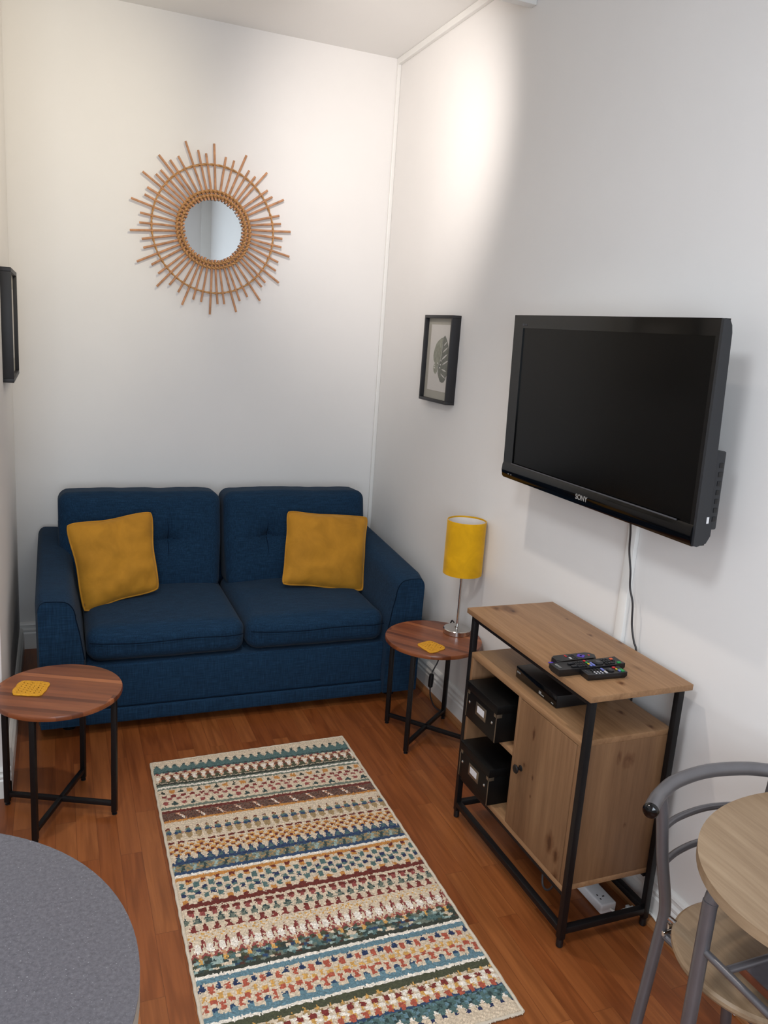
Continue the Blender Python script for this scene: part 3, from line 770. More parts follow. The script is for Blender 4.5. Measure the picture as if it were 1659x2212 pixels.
obj('midrib', ntube([lp(a, c, xb-0.002) for a, c in ((515, 545), (505, 640), (498, 760), (480, 870), (450, 960), (440, 1010))], 0.0006, 5), m_paper, pic, PO)
pl = thing('picture_frame', 'black box frame on the left wall, cut by the left edge of the photo', 'picture', (LX, -0.49, 1.645))
xb2 = frame(-0.76, -0.24, 1.425, 1.866, LX, 1, 0.040, 0.016, pl, 0.016)
PLO = pl.location.copy()
obj('paper', nbox((xb2, -0.58, 1.50), (xb2+0.001, -0.30, 1.79)), m_paper, pl, PLO, sm=False)

# =================================================================== TELEVISION
TW, TH = 0.992, 0.588
tv = thing('television', 'large black flat television mounted on the right wall above the cabinet', 'television', (-0.156, -1.702, 1.815), (0, 0, 0))
# local: x = out of the wall is -x ; y runs -y from 0 to -TW ; z down from 0 ; tilted forwards
tv.rotation_euler = (0, -math.radians(1.45), 0)
def tvb(a, b_, bev=0.0, seg=2): return nbox(a, b_, bev, seg)
b = BM()
scr = (-0.060, -0.976, -0.048, -0.523)       # y left, y right, z top, z bottom of the glass
box(b, (0, -TW, -0.044), (0.030, 0, 0)); box(b, (0, -0.060, -0.532), (0.030, 0, -0.044)); box(b, (0, -TW, -0.532), (0.030, -0.979, -0.044))
obj('bezel', b, m_gloss_black, tv)
b = BM(); box(b, (0.004, -0.980, -0.534), (0.02, -0.058, -0.042)); obj('screen', b, m_screen, tv, sm=False)
# lower bar, gently rounded
pts = [(0.0, -0.530), (-0.004, -0.540), (-0.006, -0.560), (-0.003, -0.580), (0.002, -TH), (0.045, -TH), (0.045, -0.530)]
lb = obj('lower_bar', prism(BM(), [(x, 0.0, z) for x, z in pts], (0, -TW, 0)), m_gloss_black, tv)
obj('trim_strip', tvb((-0.0045, -0.93, -0.5315), (0.0, -0.06, -0.5275), 0.001), m_btn['grey'], tv)
# right end cap with chamfered corner
prof = [(0.0, -TH+0.004), (0.0, -0.001), (0.006, 0.0), (0.022, -0.004), (0.030, -0.016), (0.034, -0.035), (0.036, -0.10), (0.044, -0.40), (0.046, -0.50), (0.058, -0.535), (0.058, -0.560), (0.045, -0.580), (0.012, -TH)]
b = prism(BM(), [(x*0.92, -TW, z) for x, z in prof], (0, -0.009, 0)); obj('side_panel', b, m_tvside, tv)
b = prism(BM(), [(x*0.92, 0.001, z) for x, z in prof], (0, -0.001, 0)); obj('side_panel', b, m_tvside, tv)
b = BM()
box(b, (0.028, -0.985, -0.575), (0.050, -0.015, -0.02), 0.008); box(b, (0.048, -0.93, -0.50), (0.075, -0.10, -0.10), 0.012)
obj('rear_housing', b, m_tvside, tv)
b = BM(); box(b, (0.040, -0.996, -0.545), (0.075, -0.94, -0.335), 0.004)
cp = obj('connector_panel', b, m_tvside, tv)
b = BM()
for k in range(7): box(b, (0.056, -0.9975, -0.365-0.024*k), (0.068, -0.995, -0.378-0.024*k), 0.0006)
obj('socket', b, m_blackp, cp)
obj('sticker', tvb((0.033, -1.0022, -0.525), (0.040, -1.0005, -0.508)), m_whitep, tv, label='small white stickers on the side of the television')
b = BM(); box(b, (0.07, -0.62, -0.42), (0.165, -0.38, -0.16), 0.004); obj('wall_bracket', b, m_black, tv)
def text(name, s, size, parent, mtx, mat, ext=0.0004, sx=1.0):
    cu = bpy.data.curves.new(name, 'FONT'); cu.body = s; cu.size = size; cu.extrude = ext; cu.align_x = 'LEFT'; cu.offset = size*0.012
    to = bpy.data.objects.new(name+'_tmp', cu); COL.objects.link(to)
    bpy.context.view_layer.update()
    dg = bpy.context.evaluated_depsgraph_get()
    me = bpy.data.meshes.new_from_object(to.evaluated_get(dg)); bpy.data.objects.remove(to)
    me.transform(Matrix.Diagonal((sx, 1, 1, 1))); me.transform(mtx)
    me.materials.clear(); me.materials.append(mat); me.name = name
    o = bpy.data.objects.new(name, me); link(o, parent); return o
def basis(o, ax, ay):
    ax = Vector(ax).normalized(); ay = Vector(ay).normalized(); az = ax.cross(ay)
    m = Matrix((ax, ay, az)).transposed().to_4x4(); m.translation = Vector(o); return m
text('logo', 'SONY', 0.024, tv, basis((-0.0062, -0.474, -0.570), (0, -1, 0), (0, 0, 1)), m_silver, sx=0.98)
text('logo', 'BRAVIA', 0.0095, tv, basis((-0.0006, -0.056, -0.036), (0, -1, 0), (0, 0, 1)), m_btn['grey'])
b = BM(); box(b, (-0.006, -0.052, -0.571), (-0.003, -0.046, -0.568)); box(b, (-0.006, -0.070, -0.571), (-0.003, -0.065, -0.569)); obj('indicator', b, m_silver, tv)
# power cable hanging from the television behind the cabinet
cpts = [at_x(-0.075, 1362, 1125), at_x(-0.055, 1362, 1150), at_x(-0.035, 1359.5, 1190), at_x(-0.03, 1362, 1232), at_x(-0.025, 1361, 1270), at_x(-0.02, 1366.5, 1303), at_x(-0.015, 1365, 1350), at_x(-0.012, 1369, 1385), at_x(-0.008, 1374, 1408)]
p = cpts[-1]; cpts += [Vector((-0.005, p.y-0.005, 0.70)), Vector((-0.005, p.y-0.01, 0.45)), Vector((-0.006, p.y-0.01, 0.22))]
o = obj('power_cable', ntube(catmull(cpts, 6), 0.0032, 8), m_cable); tag(o, 'thin dark cable hanging down the wall from the television', 'cable')

# =================================================================== CABINET
CX, CY = -0.369, -1.940           # front far corner of the top
CW, CD, CH = 0.721, 0.351, 0.806
cab = thing('side_cabinet', 'oak-effect cabinet with a black metal frame below the television', 'cabinet', (CX+CD/2, CY-CW/2, 0))
CO = cab.location.copy()
y0, y1 = CY, CY-CW; xF, xR = CX, CX+CD
obj('top_board', nbox((xF, y1, CH-0.018), (xR, y0, CH), 0.001), m_oak_y_lit, cab, CO)
LG = 0.020; li = 0.014
xs = (xF+li, xR-li-LG); ys = (y0-li-LG, y1+li)
for x in xs:
    for y in ys:
        l = obj('leg', nbox((x, y, 0.028), (x+LG, y+LG, CH-0.018), 0.0015), m_black, cab, CO)
        obj('foot', lathe(BM(), [(0, 0), (0.008, 0), (0.0105, 0.003), (0.0105, 0.028), (0, 0.028)], (x+LG/2, y+LG/2, 0), 18), m_blackp, l, CO)
def rail(a, c): obj('rail', nbox(a, c, 0.001), m_black, cab, CO)
ry0, ry1 = ys[0], ys[1]+LG        # rails between the legs
for x in xs:
    rail((x, ry1, CH-0.038), (x+LG, ry0, CH-0.018))       # under the top
    rail((x, ry1, 0.046), (x+LG, ry0, 0.066))             # low
for y in ys: rail((xs[0]+LG, y, 0.046), (xs[1], y+LG, 0.066))
BX0, BX1 = xF+0.016, xR-0.020; BY0, BY1 = ry0-0.001, ry1+0.001
zt, zb = 0.654, 0.176
obj('shelf_top', nbox((BX0, BY1, zt-0.018), (BX1, BY0, zt), 0.001), m_oak_y_lit, cab, CO)
obj('bottom_board', nbox((BX0, BY1, zb), (BX1, BY0, zb+0.018), 0.001), m_oak_y_lit, cab, CO)
rail((BX0+0.001, BY1+0.002, zb-0.014), (BX0+0.016, BY0-0.002, zb-0.0005))
rail((BX1-0.018, BY1+0.002, zb-0.014), (BX1-0.002, BY0-0.002, zb-0.0005))
T = 0.016
obj('side_board', nbox((BX0, BY0-T, zb+0.018), (BX1, BY0, zt-0.018), 0.0008), m_oak_z, cab, CO)
obj('side_board', nbox((BX0, BY1, zb+0.018), (BX1, BY1+T, zt-0.018), 0.0008), m_oak_z, cab, CO)
DY = -2.302
obj('divider', nbox((BX0, DY-T/2, zb+0.018), (BX1-0.01, DY+T/2, zt-0.018), 0.0008), m_oak_z, cab, CO)
obj('back_panel', nbox((BX1-0.008, BY1+T, zb+0.018), (BX1-0.002, BY0-T, zt-0.018)), m_oak_z, cab, CO, sm=False)
SZ = 0.440
obj('shelf', nbox((BX0+0.004, DY+T/2, SZ-0.015), (BX1-0.01, BY0-T, SZ), 0.0008), m_oak_y_lit, cab, CO)
dr = obj('door', nbox((BX0-0.002, BY1+T+0.002, zb+0.020), (BX0+0.014, DY-T/2-0.002, zt-0.020), 0.0012), m_oak_z, cab, CO)
b = lathe(BM(), [(0, 0), (0.010, 0), (0.0095, 0.002), (0.005, 0.005), (0.0045, 0.010), (0.006, 0.013), (0.013, 0.016), (0.0145, 0.019), (0.012, 0.022), (0, 0.0235)], (BX0-0.002, DY-0.050, 0.418), 28, axis=(-1, 0, 0))
obj('knob', b, m_black, dr, CO)
o = obj('cable', ntube(catmull([(-0.30, -2.470, zb-0.004), (-0.315, -2.478, 0.130), (-0.322, -2.492, 0.098), (-0.322, -2.515, 0.094), (-0.318, -2.535, 0.118), (-0.30, -2.545, zb-0.004)], 6), 0.0035, 8), m_cable, cab, CO)

def storage_box(x, ya, w, z, h, d, label):
    root = thing('storage_box', label, 'box', (x, ya-w/2, z), group=None); O = root.location.copy()
    lid = 0.030
    body = obj('body', nbox((x+0.003, ya-w+0.003, z), (x+d-0.003, ya-0.003, z+h-0.004), 0.0015), m_black_card, root, O)
    obj('lid', nbox((x, ya-w, z+h-lid), (x+d, ya, z+h), 0.0015), m_black_card, root, O)
    for yy, s in ((ya, -1), (ya-w, 1)):           # metal corners under the lid
        b = BM(); box(b, (x+0.0015, yy+s*0.002, z+h-lid-0.013), (x+0.0035, yy+s*0.020, z+h-lid+0.002), 0.0004)
        box(b, (x+0.0015, yy+s*0.0015, z+h-lid-0.013), (x+0.022, yy+s*0.0035, z+h-lid+0.002), 0.0004)
        box(b, (x+0.0015, yy+s*0.002, z+0.002), (x+0.0035, yy+s*0.006, z+h-lid), 0.0004)
        obj('corner', b, m_steel, root, O)
    for yy in (ya-0.022, ya-w+0.030):
        obj('stud', lathe(BM(), [(0.0055, 0), (0.0055, 0.001), (0.003, 0.003), (0, 0.0032)], (x+0.003, yy, z+h*0.46), 16, axis=(-1, 0, 0)), m_chrome, root, O)
    cy = ya-w*0.50; cz = z+h*0.47
    lh = obj('label_holder', nbox((x+0.0012, cy-0.035, cz-0.022), (x+0.0035, cy+0.035, cz+0.022), 0.0006), m_steel, root, O)
    obj('label_card', nbox((x+0.0004, cy-0.023, cz-0.010), (x+0.0014, cy+0.023, cz+0.013)), m_label, lh, O, sm=False)
    return root
storage_box(-0.386, -2.022, 0.208, SZ, 0.132, 0.27, 'black storage box with white label on the upper shelf of the cabinet')
storage_box(-0.374, -1.994, 0.210, zb+0.018, 0.135, 0.27, 'black storage box with white label at the bottom of the cabinet')

dvd = thing('disc_player', 'slim black disc player on the cabinet shelf under the top', 'disc player', (-0.21, -2.318, zt)); DO = dvd.location.copy()
obj('casing', nbox((-0.311, -2.435, zt+0.003), (-0.118, -2.201, zt+0.042), 0.0015), m_blackp, dvd, DO)
obj('front_panel', nbox((-0.3125, -2.434, zt+0.004), (-0.3105, -2.202, zt+0.041), 0.0006), m_gloss_black, dvd, DO)
for x in (-0.29, -0.14):
    for y in (-2.22, -2.415): obj('foot', lathe(BM(), [(0, 0), (0.007, 0), (0.007, 0.004), (0, 0.004)], (x, y, zt), 12), m_blackp, dvd, DO)
text('logo', 'SONY', 0.008, dvd, basis(Vector((-0.3128, -2.208, zt+0.022))-DO, (0, -1, 0), (0, 0, 1)), m_silver)
b = BM(); box(b, (-0.3132, -2.352, zt+0.009), (-0.3122, -2.340, zt+0.018)); box(b, (-0.3132, -2.368, zt+0.009), (-0.3122, -2.354, zt+0.012)); box(b, (-0.3132, -2.420, zt+0.009), (-0.3122, -2.409, zt+0.012)); obj('badge', b, m_silver, dvd, DO)

# ---------------------------------------------------------------- remotes
def remote(p0, p1, w, h, z, label, kind):
    """p0: near-wall-free end (bottom of the handset), p1: top end"""
    p0 = Vector((p0[0], p0[1])); p1 = Vector((p1[0], p1[1])); L = (p1-p0).length; a = math.atan2(p1.y-p0.y, p1.x-p0.x)
    root = thing('remote_control', label, 'remote control', ((p0.x+p1.x)/2, (p0.y+p1.y)/2, z), (0, 0, a), None)
    # local x from bottom (-L/2) to top (+L/2); y left positive
    bm = BM()
    if kind == 'round':
        pts = []
        rr = w*0.42
        for cx, cy, a0 in ((L/2-rr, w/2-rr, 0), (-L/2+rr*0.6, w/2-rr*0.6, PI/2), (-L/2+rr*0.6, -w/2+rr*0.6, PI), (L/2-rr, -w/2+rr, 1.5*PI)):
            r_ = rr if cx > 0 else rr*0.6
            for k in range(7): pts.append((cx+r_*math.cos(a0+k*PI/12), cy+r_*math.sin(a0+k*PI/12), 0.001))
        prism(bm, pts, (0, 0, h-0.001)); 
        bmesh.ops.bevel(bm, geom=[e for e in bm.edges if abs(e.verts[0].co.z-h) < 1e-5 and abs(e.verts[1].co.z-h) < 1e-5], offset=0.003, segments=3, affect='EDGES')
    else:
        # wedge: underside pulled in, top face slightly dished
        n = 10; rings = []
        for i in range(n+1):
            t = i/n; x = -L/2+L*t
            ht = h*(0.92+0.08*abs(2*t-1)**3); wb = w*0.40
            prof = [(-wb, 0.001), (-w/2, h*0.45), (-w/2+0.001, ht), (-w/4, ht-0.0008), (0, ht-0.001), (w/4, ht-0.0008), (w/2-0.001, ht), (w/2, h*0.45), (wb, 0.001)]
            k = 1.0
            rings.append([bm.verts.new((x if z_ > 0.004 else x*0.95, y_*k, z_)) for y_, z_ in prof])
        m = len(rings[0])
        for A, B in zip(rings, rings[1:]):
            for i in range(m): bm.faces.new((A[i], A[(i+1) % m], B[(i+1) % m], B[i]))
        bm.faces.new(rings[0]); bm.faces.new(rings[-1][::-1])
    obj('body', bm, m_blackp, root)
    def btn(u, v, bw, bh, col, up=0.0012, shape='box'):
        # u 0..1 along from bottom, v -1..1 across
        x = -L/2+L*u; y = v*w/2; zz = h-0.0015
        if shape == 'disc': bb = lathe(BM(), [(0, 0.0), (bw, 0), (bw, up+0.001), (bw*0.8, up+0.0015), (0, up+0.0015)], (x, y, zz), 20)
        else: bb = nbox((x-bw/2, y-bh/2, zz), (x+bw/2, y+bh/2, zz+up+0.0015), 0.0004, 1)
        obj('button', bb, m_btn.get(col, m_btn['grey']) if col != 'purple' else m_purple, root)
    return root, btn, L
r, btn, L = remote((-0.388, -2.506), (-0.160, -2.506), 0.052, 0.024, CH, 'large black remote control, longest of the three on the cabinet top', 'wedge')
text('logo', 'SONY', 0.010, r, basis((-L/2+0.012, 0.016, 0.0233), (0, -1, 0), (1, 0, 0)), m_silver)
for i, u in enumerate((0.44, 0.40, 0.36, 0.325)):
    for v in (-0.5, 0, 0.5): btn(u, v, 0.006, 0.009, 'dark'); 
b = BM()
for i, u in enumerate((0.44, 0.40, 0.36, 0.325)):
    for v in (-0.5, 0, 0.5): box(b, (-L/2+L*u-0.001, v*0.025-0.0015, 0.0243), (-L/2+L*u+0.001, v*0.025+0.0015, 0.0252))
obj('numerals', b, m_btn['white'], r)
for v, c in ((0.62, 'red'), (0.2, 'green'), (-0.2, 'yellow'), (-0.62, 'blue')): btn(0.50, v, 0.006, 0.008, c)
btn(0.545, -0.35, 0.006, 0.022, 'blue'); btn(0.545, 0.55, 0.004, 0.010, 'grey')
btn(0.655, 0.0, 0.016, 0.016, 'dark', 0.001, 'disc'); btn(0.655, 0.0, 0.007, 0.007, 'grey', 0.002, 'disc')
for u in (0.75, 0.79, 0.83):
    for v in (-0.5, 0, 0.5): btn(u, v, 0.006, 0.008, 'dark')
btn(0.27, 0.4, 0.016, 0.010, 'dark'); btn(0.27, -0.35, 0.016, 0.010, 'dark')
btn(0.90, 0.45, 0.009, 0.009, 'orange'); btn(0.93, -0.6, 0.010, 0.008, 'green'); btn(0.90, 0.0, 0.006, 0.008, 'dark'); btn(0.86, -0.5, 0.006, 0.008, 'dark')
r, btn, L = remote((-0.317, -2.551), (-0.188, -2.558), 0.044, 0.020, CH, 'smallest black remote control with colour buttons, nearest the cabinet front corner', 'wedge')
text('logo', 'SONY', 0.007, r, basis((-L/2+0.008, 0.012, 0.0193), (0, -1, 0), (1, 0, 0)), m_btn['grey'])
for u in (0.24, 0.32, 0.40):
    for v in (-0.62, -0.2, 0.2, 0.62): btn(u, v, 0.004, 0.005, 'white' if (v < 0) else 'dark', 0.0006)
btn(0.50, -0.45, 0.006, 0.014, 'white'); btn(0.50, 0.35, 0.006, 0.014, 'blue')
btn(0.68, 0.1, 0.011, 0.011, 'dark', 0.001, 'disc'); btn(0.68, 0.1, 0.004, 0.004, 'grey', 0.002, 'disc')
btn(0.83, 0.65, 0.009, 0.008, 'red'); btn(0.84, 0.1, 0.005, 0.007, 'yellow'); btn(0.86, -0.35, 0.005, 0.010, 'blue'); btn(0.93, -0.3, 0.010, 0.016, 'green')
r, btn, L = remote((-0.345, -2.442), (-0.202, -2.440), 0.042, 0.017, CH, 'black remote control with rounded end and purple keypad, farthest of the three', 'round')
btn(0.66, 0.0, 0.010, 0.010, 'purple', 0.0008, 'disc'); btn(0.66, 0.0, 0.026, 0.008, 'purple', 0.001); btn(0.66, 0.0, 0.008, 0.026, 'purple', 0.001)
for u in (0.44, 0.50):
    for v in (-0.5, 0, 0.5): btn(u, v, 0.005, 0.007, 'dark')
btn(0.36, -0.35, 0.006, 0.011, 'white'); btn(0.36, 0.45, 0.004, 0.010, 'grey'); btn(0.32, 0.45, 0.004, 0.012, 'red'); btn(0.86, 0.0, 0.006, 0.006, 'red', 0.0005)
obj('fabric_tab', nbox((-L/2-0.012, -0.006, 0.001), (-L/2+0.002, 0.010, 0.004), 0.0005), m_purple, r)

# ---------------------------------------------------------------- extension lead on the floor
ext = thing('extension_lead', 'white plug socket extension lead on the floor under the cabinet', 'extension lead', (-0.118, -2.43, 0)); EO = ext.location.copy()
sb = obj('socket_block', nbox((-0.146, -2.566, 0.002), (-0.088, -2.28, 0.036), 0.006, 3), m_whitep, ext, EO)
b = BM()
for k in range(3):
    yy = -2.53+0.08*k
    box(b, (-0.118, yy-0.002, 0.0355), (-0.110, yy+0.002, 0.0366)); box(b, (-0.132, yy-0.012, 0.0355), (-0.128, yy-0.006, 0.0366)); box(b, (-0.132, yy+0.006, 0.0355), (-0.128, yy+0.012, 0.0366))
obj('socket_holes', b, m_btn['dark'], sb, EO)
pts = [(-0.112, -2.560, 0.018), (-0.095, -2.582, 0.008), at_z(0.006, 1345, 1966), at_z(0.008, 1370, 1958), (-0.022, -2.585, 0.014), (-0.012, -2.63, 0.03), (-0.014, -2.70, 0.02), (-0.016, -2.85, 0.012), (-0.03, -3.0, 0.007)]
obj('flex', ntube(catmull(pts, 8), 0.0042, 8), m_whitec, ext, EO)
b = BM(); p = at_z(0.006, 1358, 1962); box(b, p+Vector((-0.006, -0.008, -0.004)), p+Vector((0.006, 0.010, 0.006)), 0.001); obj('tag', b, m_whitep, ext, EO)

# =================================================================== SIDE TABLES
TZ = 0.459
def side_table():
    t = thing('side_table', '', 'side table', (0, 0, 0))
    obj('tabletop', lathe(BM(), [(0, TZ-0.018), (0.203, TZ-0.018), (0.2075, TZ-0.016), (0.2085, TZ-0.012), (0.2085, TZ-0.004), (0.2065, TZ), (0, TZ)], (0, 0, 0), 96), m_acacia, t)
    R = 0.192; hw = 0.009
    for k in range(4):
        a = k*PI/2; x, y = R*math.cos(a), R*math.sin(a)
        l = obj('leg', nbox((x-hw, y-hw, 0.010), (x+hw, y+hw, TZ-0.018), 0.002), m_black, t)
        obj('foot', lathe(BM(), [(0, 0), (0.009, 0), (0.009, 0.004), (0.004, 0.005), (0.004, 0.011), (0, 0.011)], (x, y, 0), 16), m_blackp, l)
    obj('stretcher', nbox((-R+hw, -0.008, 0.034), (R-hw, 0.008, 0.050), 0.0015), m_black, t)
    obj('stretcher', nbox((-0.008, -R+hw, 0.034), (0.008, R-hw, 0.050), 0.0015), m_black, t)
    b = BM()
    box(b, (-R, -0.008, TZ-0.034), (R, 0.008, TZ-0.0185)); box(b, (-0.008, -R, TZ-0.034), (0.008, R, TZ-0.0185))
    obj('top_brace', b, m_black, t)
    return t
def dup(root):
    r = root.copy(); COL.objects.link(r)
    for ch in root.children:
        c = ch.copy(); COL.objects.link(c); c.parent = r
        for g in ch.children:
            d = g.copy(); COL.objects.link(d); d.parent = c
    return r
t1 = side_table(); t1.location = (-0.2005, -1.3696, 0); t1.rotation_euler = (0, 0, 0.6986-PI/2)
bpy.context.view_layer.update()
t2 = dup(t1); t2.location = (-1.6971, -1.5394, 0); t2.rotation_euler = (0, 0, 2.7142-PI)
t1['label'] = 'round wooden side table holding the lamp, on black metal legs'
t2['label'] = 'round wooden side table by the left wall with only a coaster on it'
for t in (t1, t2): t['group'] = 'round side tables beside the sofa'

def coaster(cs, label, seed):
    cen = sum((Vector(c) for c in cs), Vector())/4
    a, b_, c, d = [Vector(v)-cen for v in cs]
    n = 30; T_ = 0.005
    bm = BM(); rnd_ = random.Random(seed)
    holes = {}
    top = [[None]*(n+1) for _ in range(n+1)]; bot = [[None]*(n+1) for _ in range(n+1)]
    for i in range(n+1):
        for j in range(n+1):
            u, v = i/n, j/n
            # rounded, slightly wavy outline
            uu, vv = 2*u-1, 2*v-1
            k = 1-0.10*(abs(uu)**4)*(abs(vv)**4)*1.6-0.02*math.sin(9*math.atan2(vv, uu)+seed)*max(abs(uu), abs(vv))**3
            uu *= k; vv *= k; U, V = (uu+1)/2, (vv+1)/2
            p = (a*(1-U)+b_*U)*(1-V)+(d*(1-U)+c*U)*V
            hx = (i % 5 == 2 and j % 5 == (2 if (i//5) % 2 else 4) and 2 < i < n-2 and 2 < j < n-2)
            z = T_+0.0006*math.sin(i*2.1)*math.sin(j*2.3)+(-0.0042 if hx else 0)
            if i in (0, n) or j in (0, n): z = 0.003
            top[i][j] = bm.verts.new((p.x, p.y, z)); bot[i][j] = bm.verts.new((p.x, p.y, 0.0005))
    for i in range(n):
        for j in range(n):
            if i % 4 == 1 and j % 4 == (1 if (i//4) % 2 else 3) and 3 < i < n-4 and 3 < j < n-4: continue
            bm.faces.new((top[i][j], top[i+1][j], top[i+1][j+1], top[i][j+1])); bm.faces.new((bot[i][j], bot[i][j+1], bot[i+1][j+1], bot[i+1][j]))
    for i in range(n):
        for A, B in (((i, 0), (i+1, 0)), ((i, n), (i+1, n)), ((0, i), (0, i+1)), ((n, i), (n, i+1))):
            bm.faces.new((top[A[0]][A[1]], bot[A[0]][A[1]], bot[B[0]][B[1]], top[B[0]][B[1]]))
    o = obj('coaster', bm, m_crochet); o.location = (cen.x, cen.y, TZ)
    tag(o, label, 'coaster')
zc = TZ+0.003
coaster([at_z(zc, 898, 1391), at_z(zc, 929, 1383), at_z(zc, 967, 1399), at_z(zc, 932, 1412)], 'mustard crochet coaster in front of the lamp', 1)
coaster([at_z(zc, 44, 1469), at_z(zc, 112, 1473), at_z(zc, 90, 1504), at_z(zc, 20, 1500)], 'mustard crochet coaster on the side table by the left wall', 4)

# =================================================================== LAMP
lx, ly = -0.074, -1.338
lamp = thing('table_lamp', 'table lamp with mustard drum shade and chrome base beside the sofa', 'lamp', (lx, ly, TZ))
obj('base', lathe(BM(), [(0, 0), (0.058, 0), (0.060, 0.002), (0.060, 0.020), (0.057, 0.023), (0.010, 0.0245), (0.009, 0.030), (0, 0.030)], (0, 0, 0), 64), m_chrome, lamp)
obj('pole', lathe(BM(), [(0, 0.024), (0.0055, 0.024), (0.0055, 0.33), (0, 0.33)], (0, 0, 0), 20), m_chrome, lamp)
s0, s1, sr = 0.273, 0.508, 0.084
sh = obj('lamp_shade', lathe(BM(), [(sr, s0), (sr, s1), (sr-0.0015, s1+0.001), (sr-0.003, s1), (sr-0.003, s0), (sr, s0)], (0, 0, 0), 80), m_shade, lamp)
obj('lining', lathe(BM(), [(sr-0.0032, s0+0.006), (sr-0.0032, s1-0.006), (sr-0.0042, s1-0.006), (sr-0.0042, s0+0.006), (sr-0.0032, s0+0.006)], (0, 0, 0), 80), m_shade_in, sh)
b = BM()
for k in range(3):
    a = k*2*PI/3+0.4; tube(b, [(0.02*math.cos(a), 0.02*math.sin(a), 0.33), ((sr-0.004)*math.cos(a), (sr-0.004)*math.sin(a), s0+0.05)], 0.0012, 6)
tube(b, [(0.02*math.cos(t), 0.02*math.sin(t), 0.33) for t in [2*PI*k/20 for k in range(20)]], 0.0012, 6, closed=True)
obj('shade_ring', b, m_chrome, lamp)
obj('lamp_holder', lathe(BM(), [(0, 0.32), (0.016, 0.32), (0.018, 0.345), (0.016, 0.38), (0, 0.38)], (0, 0, 0), 24), m_whitep, lamp)
obj('bulb', lathe(BM(), [(0.010, 0.38), (0.014, 0.39), (0.026, 0.42), (0.028, 0.44), (0.020, 0.462), (0, 0.468)], (0, 0, 0), 24), m_label, lamp)
yk = -1.15
cp = [Vector((lx+0.02, ly+0.055, TZ+0.006)), Vector((-0.03, -1.215, TZ+0.004)), Vector((-0.02, -1.17, TZ-0.03)), at_y(-1.15, 948, 1423), at_y(yk, 940, 1440), at_y(yk, 933, 1453)]
cp2 = [at_y(yk, 929, 1486), at_y(yk, 930, 1505), at_y(yk-0.01, 940, 1528), at_y(yk-0.05, 962, 1540), at_z(0.006, 975, 1548), at_z(0.006, 997, 1566), at_z(0.006, 1018, 1590), at_z(0.006, 1035, 1615)]
LO = lamp.location.copy()
fl = obj('flex', tube(ntube(catmull(cp, 8), 0.0034, 8), catmull(cp2, 8), 0.0034, 8), m_cable, lamp, LO)
p0, p1 = at_y(yk, 933, 1455), at_y(yk, 929, 1485)
d = (p1-p0).normalized(); n_ = 10
b = BM(); tube(b, [p0+(p1-p0)*t for t in (0, 0.08, 0.5, 0.92, 1)], [0.006, 0.0115, 0.0125, 0.0115, 0.006], 12)
obj('inline_switch', b, m_blackp, fl, LO)

# =================================================================== WORKTOP (bottom left)
wt = thing('breakfast_bar', 'grey speckled worktop with rounded end and pale edge in the lower left corner', 'worktop', (-1.973, -3.345, 0)); WO = wt.location.copy()
WR = 0.373; wc = Vector((-1.973, -3.345))
out = [(wc.x+WR*math.cos(a), wc.y+WR*math.sin(a)) for a in [PI/2-PI*k/48 for k in range(49)]]+[(KX+0.35, wc.y-WR), (KX+0.35, wc.y+WR)]
obj('worktop', prism(BM(), [(x, y, 0.897) for x, y in out], (0, 0, 0.003)), m_speck, wt, WO, sm=False)
obj('edge_band', prism(BM(), [(x, y, 0.862) for x, y in out], (0, 0, 0.035)), m_edge_pale, wt, WO)
obj('support_leg', lathe(BM(), [(0, 0), (0.05, 0), (0.05, 0.006), (0.03, 0.010), (0.03, 0.85), (0.05, 0.855), (0.05, 0.862), (0, 0.862)], (wc.x-0.1, wc.y, 0), 28), m_chrome, wt, WO)
obj('end_panel', nbox((KX+0.36, wc.y-WR+0.03, 0.0), (KX+0.40, wc.y+WR-0.03, 0.862)), m_gloss, wt, WO, sm=False)

# =================================================================== CHAIR (bottom right)
ch = thing('dining_chair', 'grey tubular metal chair with round pale wooden seat tucked under the table', 'chair', (-0.29, -3.24, 0)); HO = ch.location.copy()
cx = -0.302
railp = [(-0.546, -3.118, 0.784), (-0.518, -3.096, 0.784), (-0.475, -3.066, 0.780), (-0.405, -3.036, 0.782), (cx, -3.022, 0.783)]
railp += [(2*cx-x, y, z) for x, y, z in railp[:-1][::-1]]
br_ = obj('back_rail', ntube(catmull(railp, 6), 0.0158, 16), m_grey_metal, ch, HO)
for i in (0, -1):
    e = Vector(railp[i]); dirv = (Vector(railp[i])-Vector(railp[1 if i == 0 else -2])).normalized()
    obj('end_cap', lathe(BM(), [(0.0158, -0.002), (0.0172, 0.0), (0.0172, 0.003), (0.014, 0.009), (0.007, 0.0125), (0, 0.0135)], e, 24, axis=dirv), m_gloss_black, ch, HO, label='shiny black end cap')
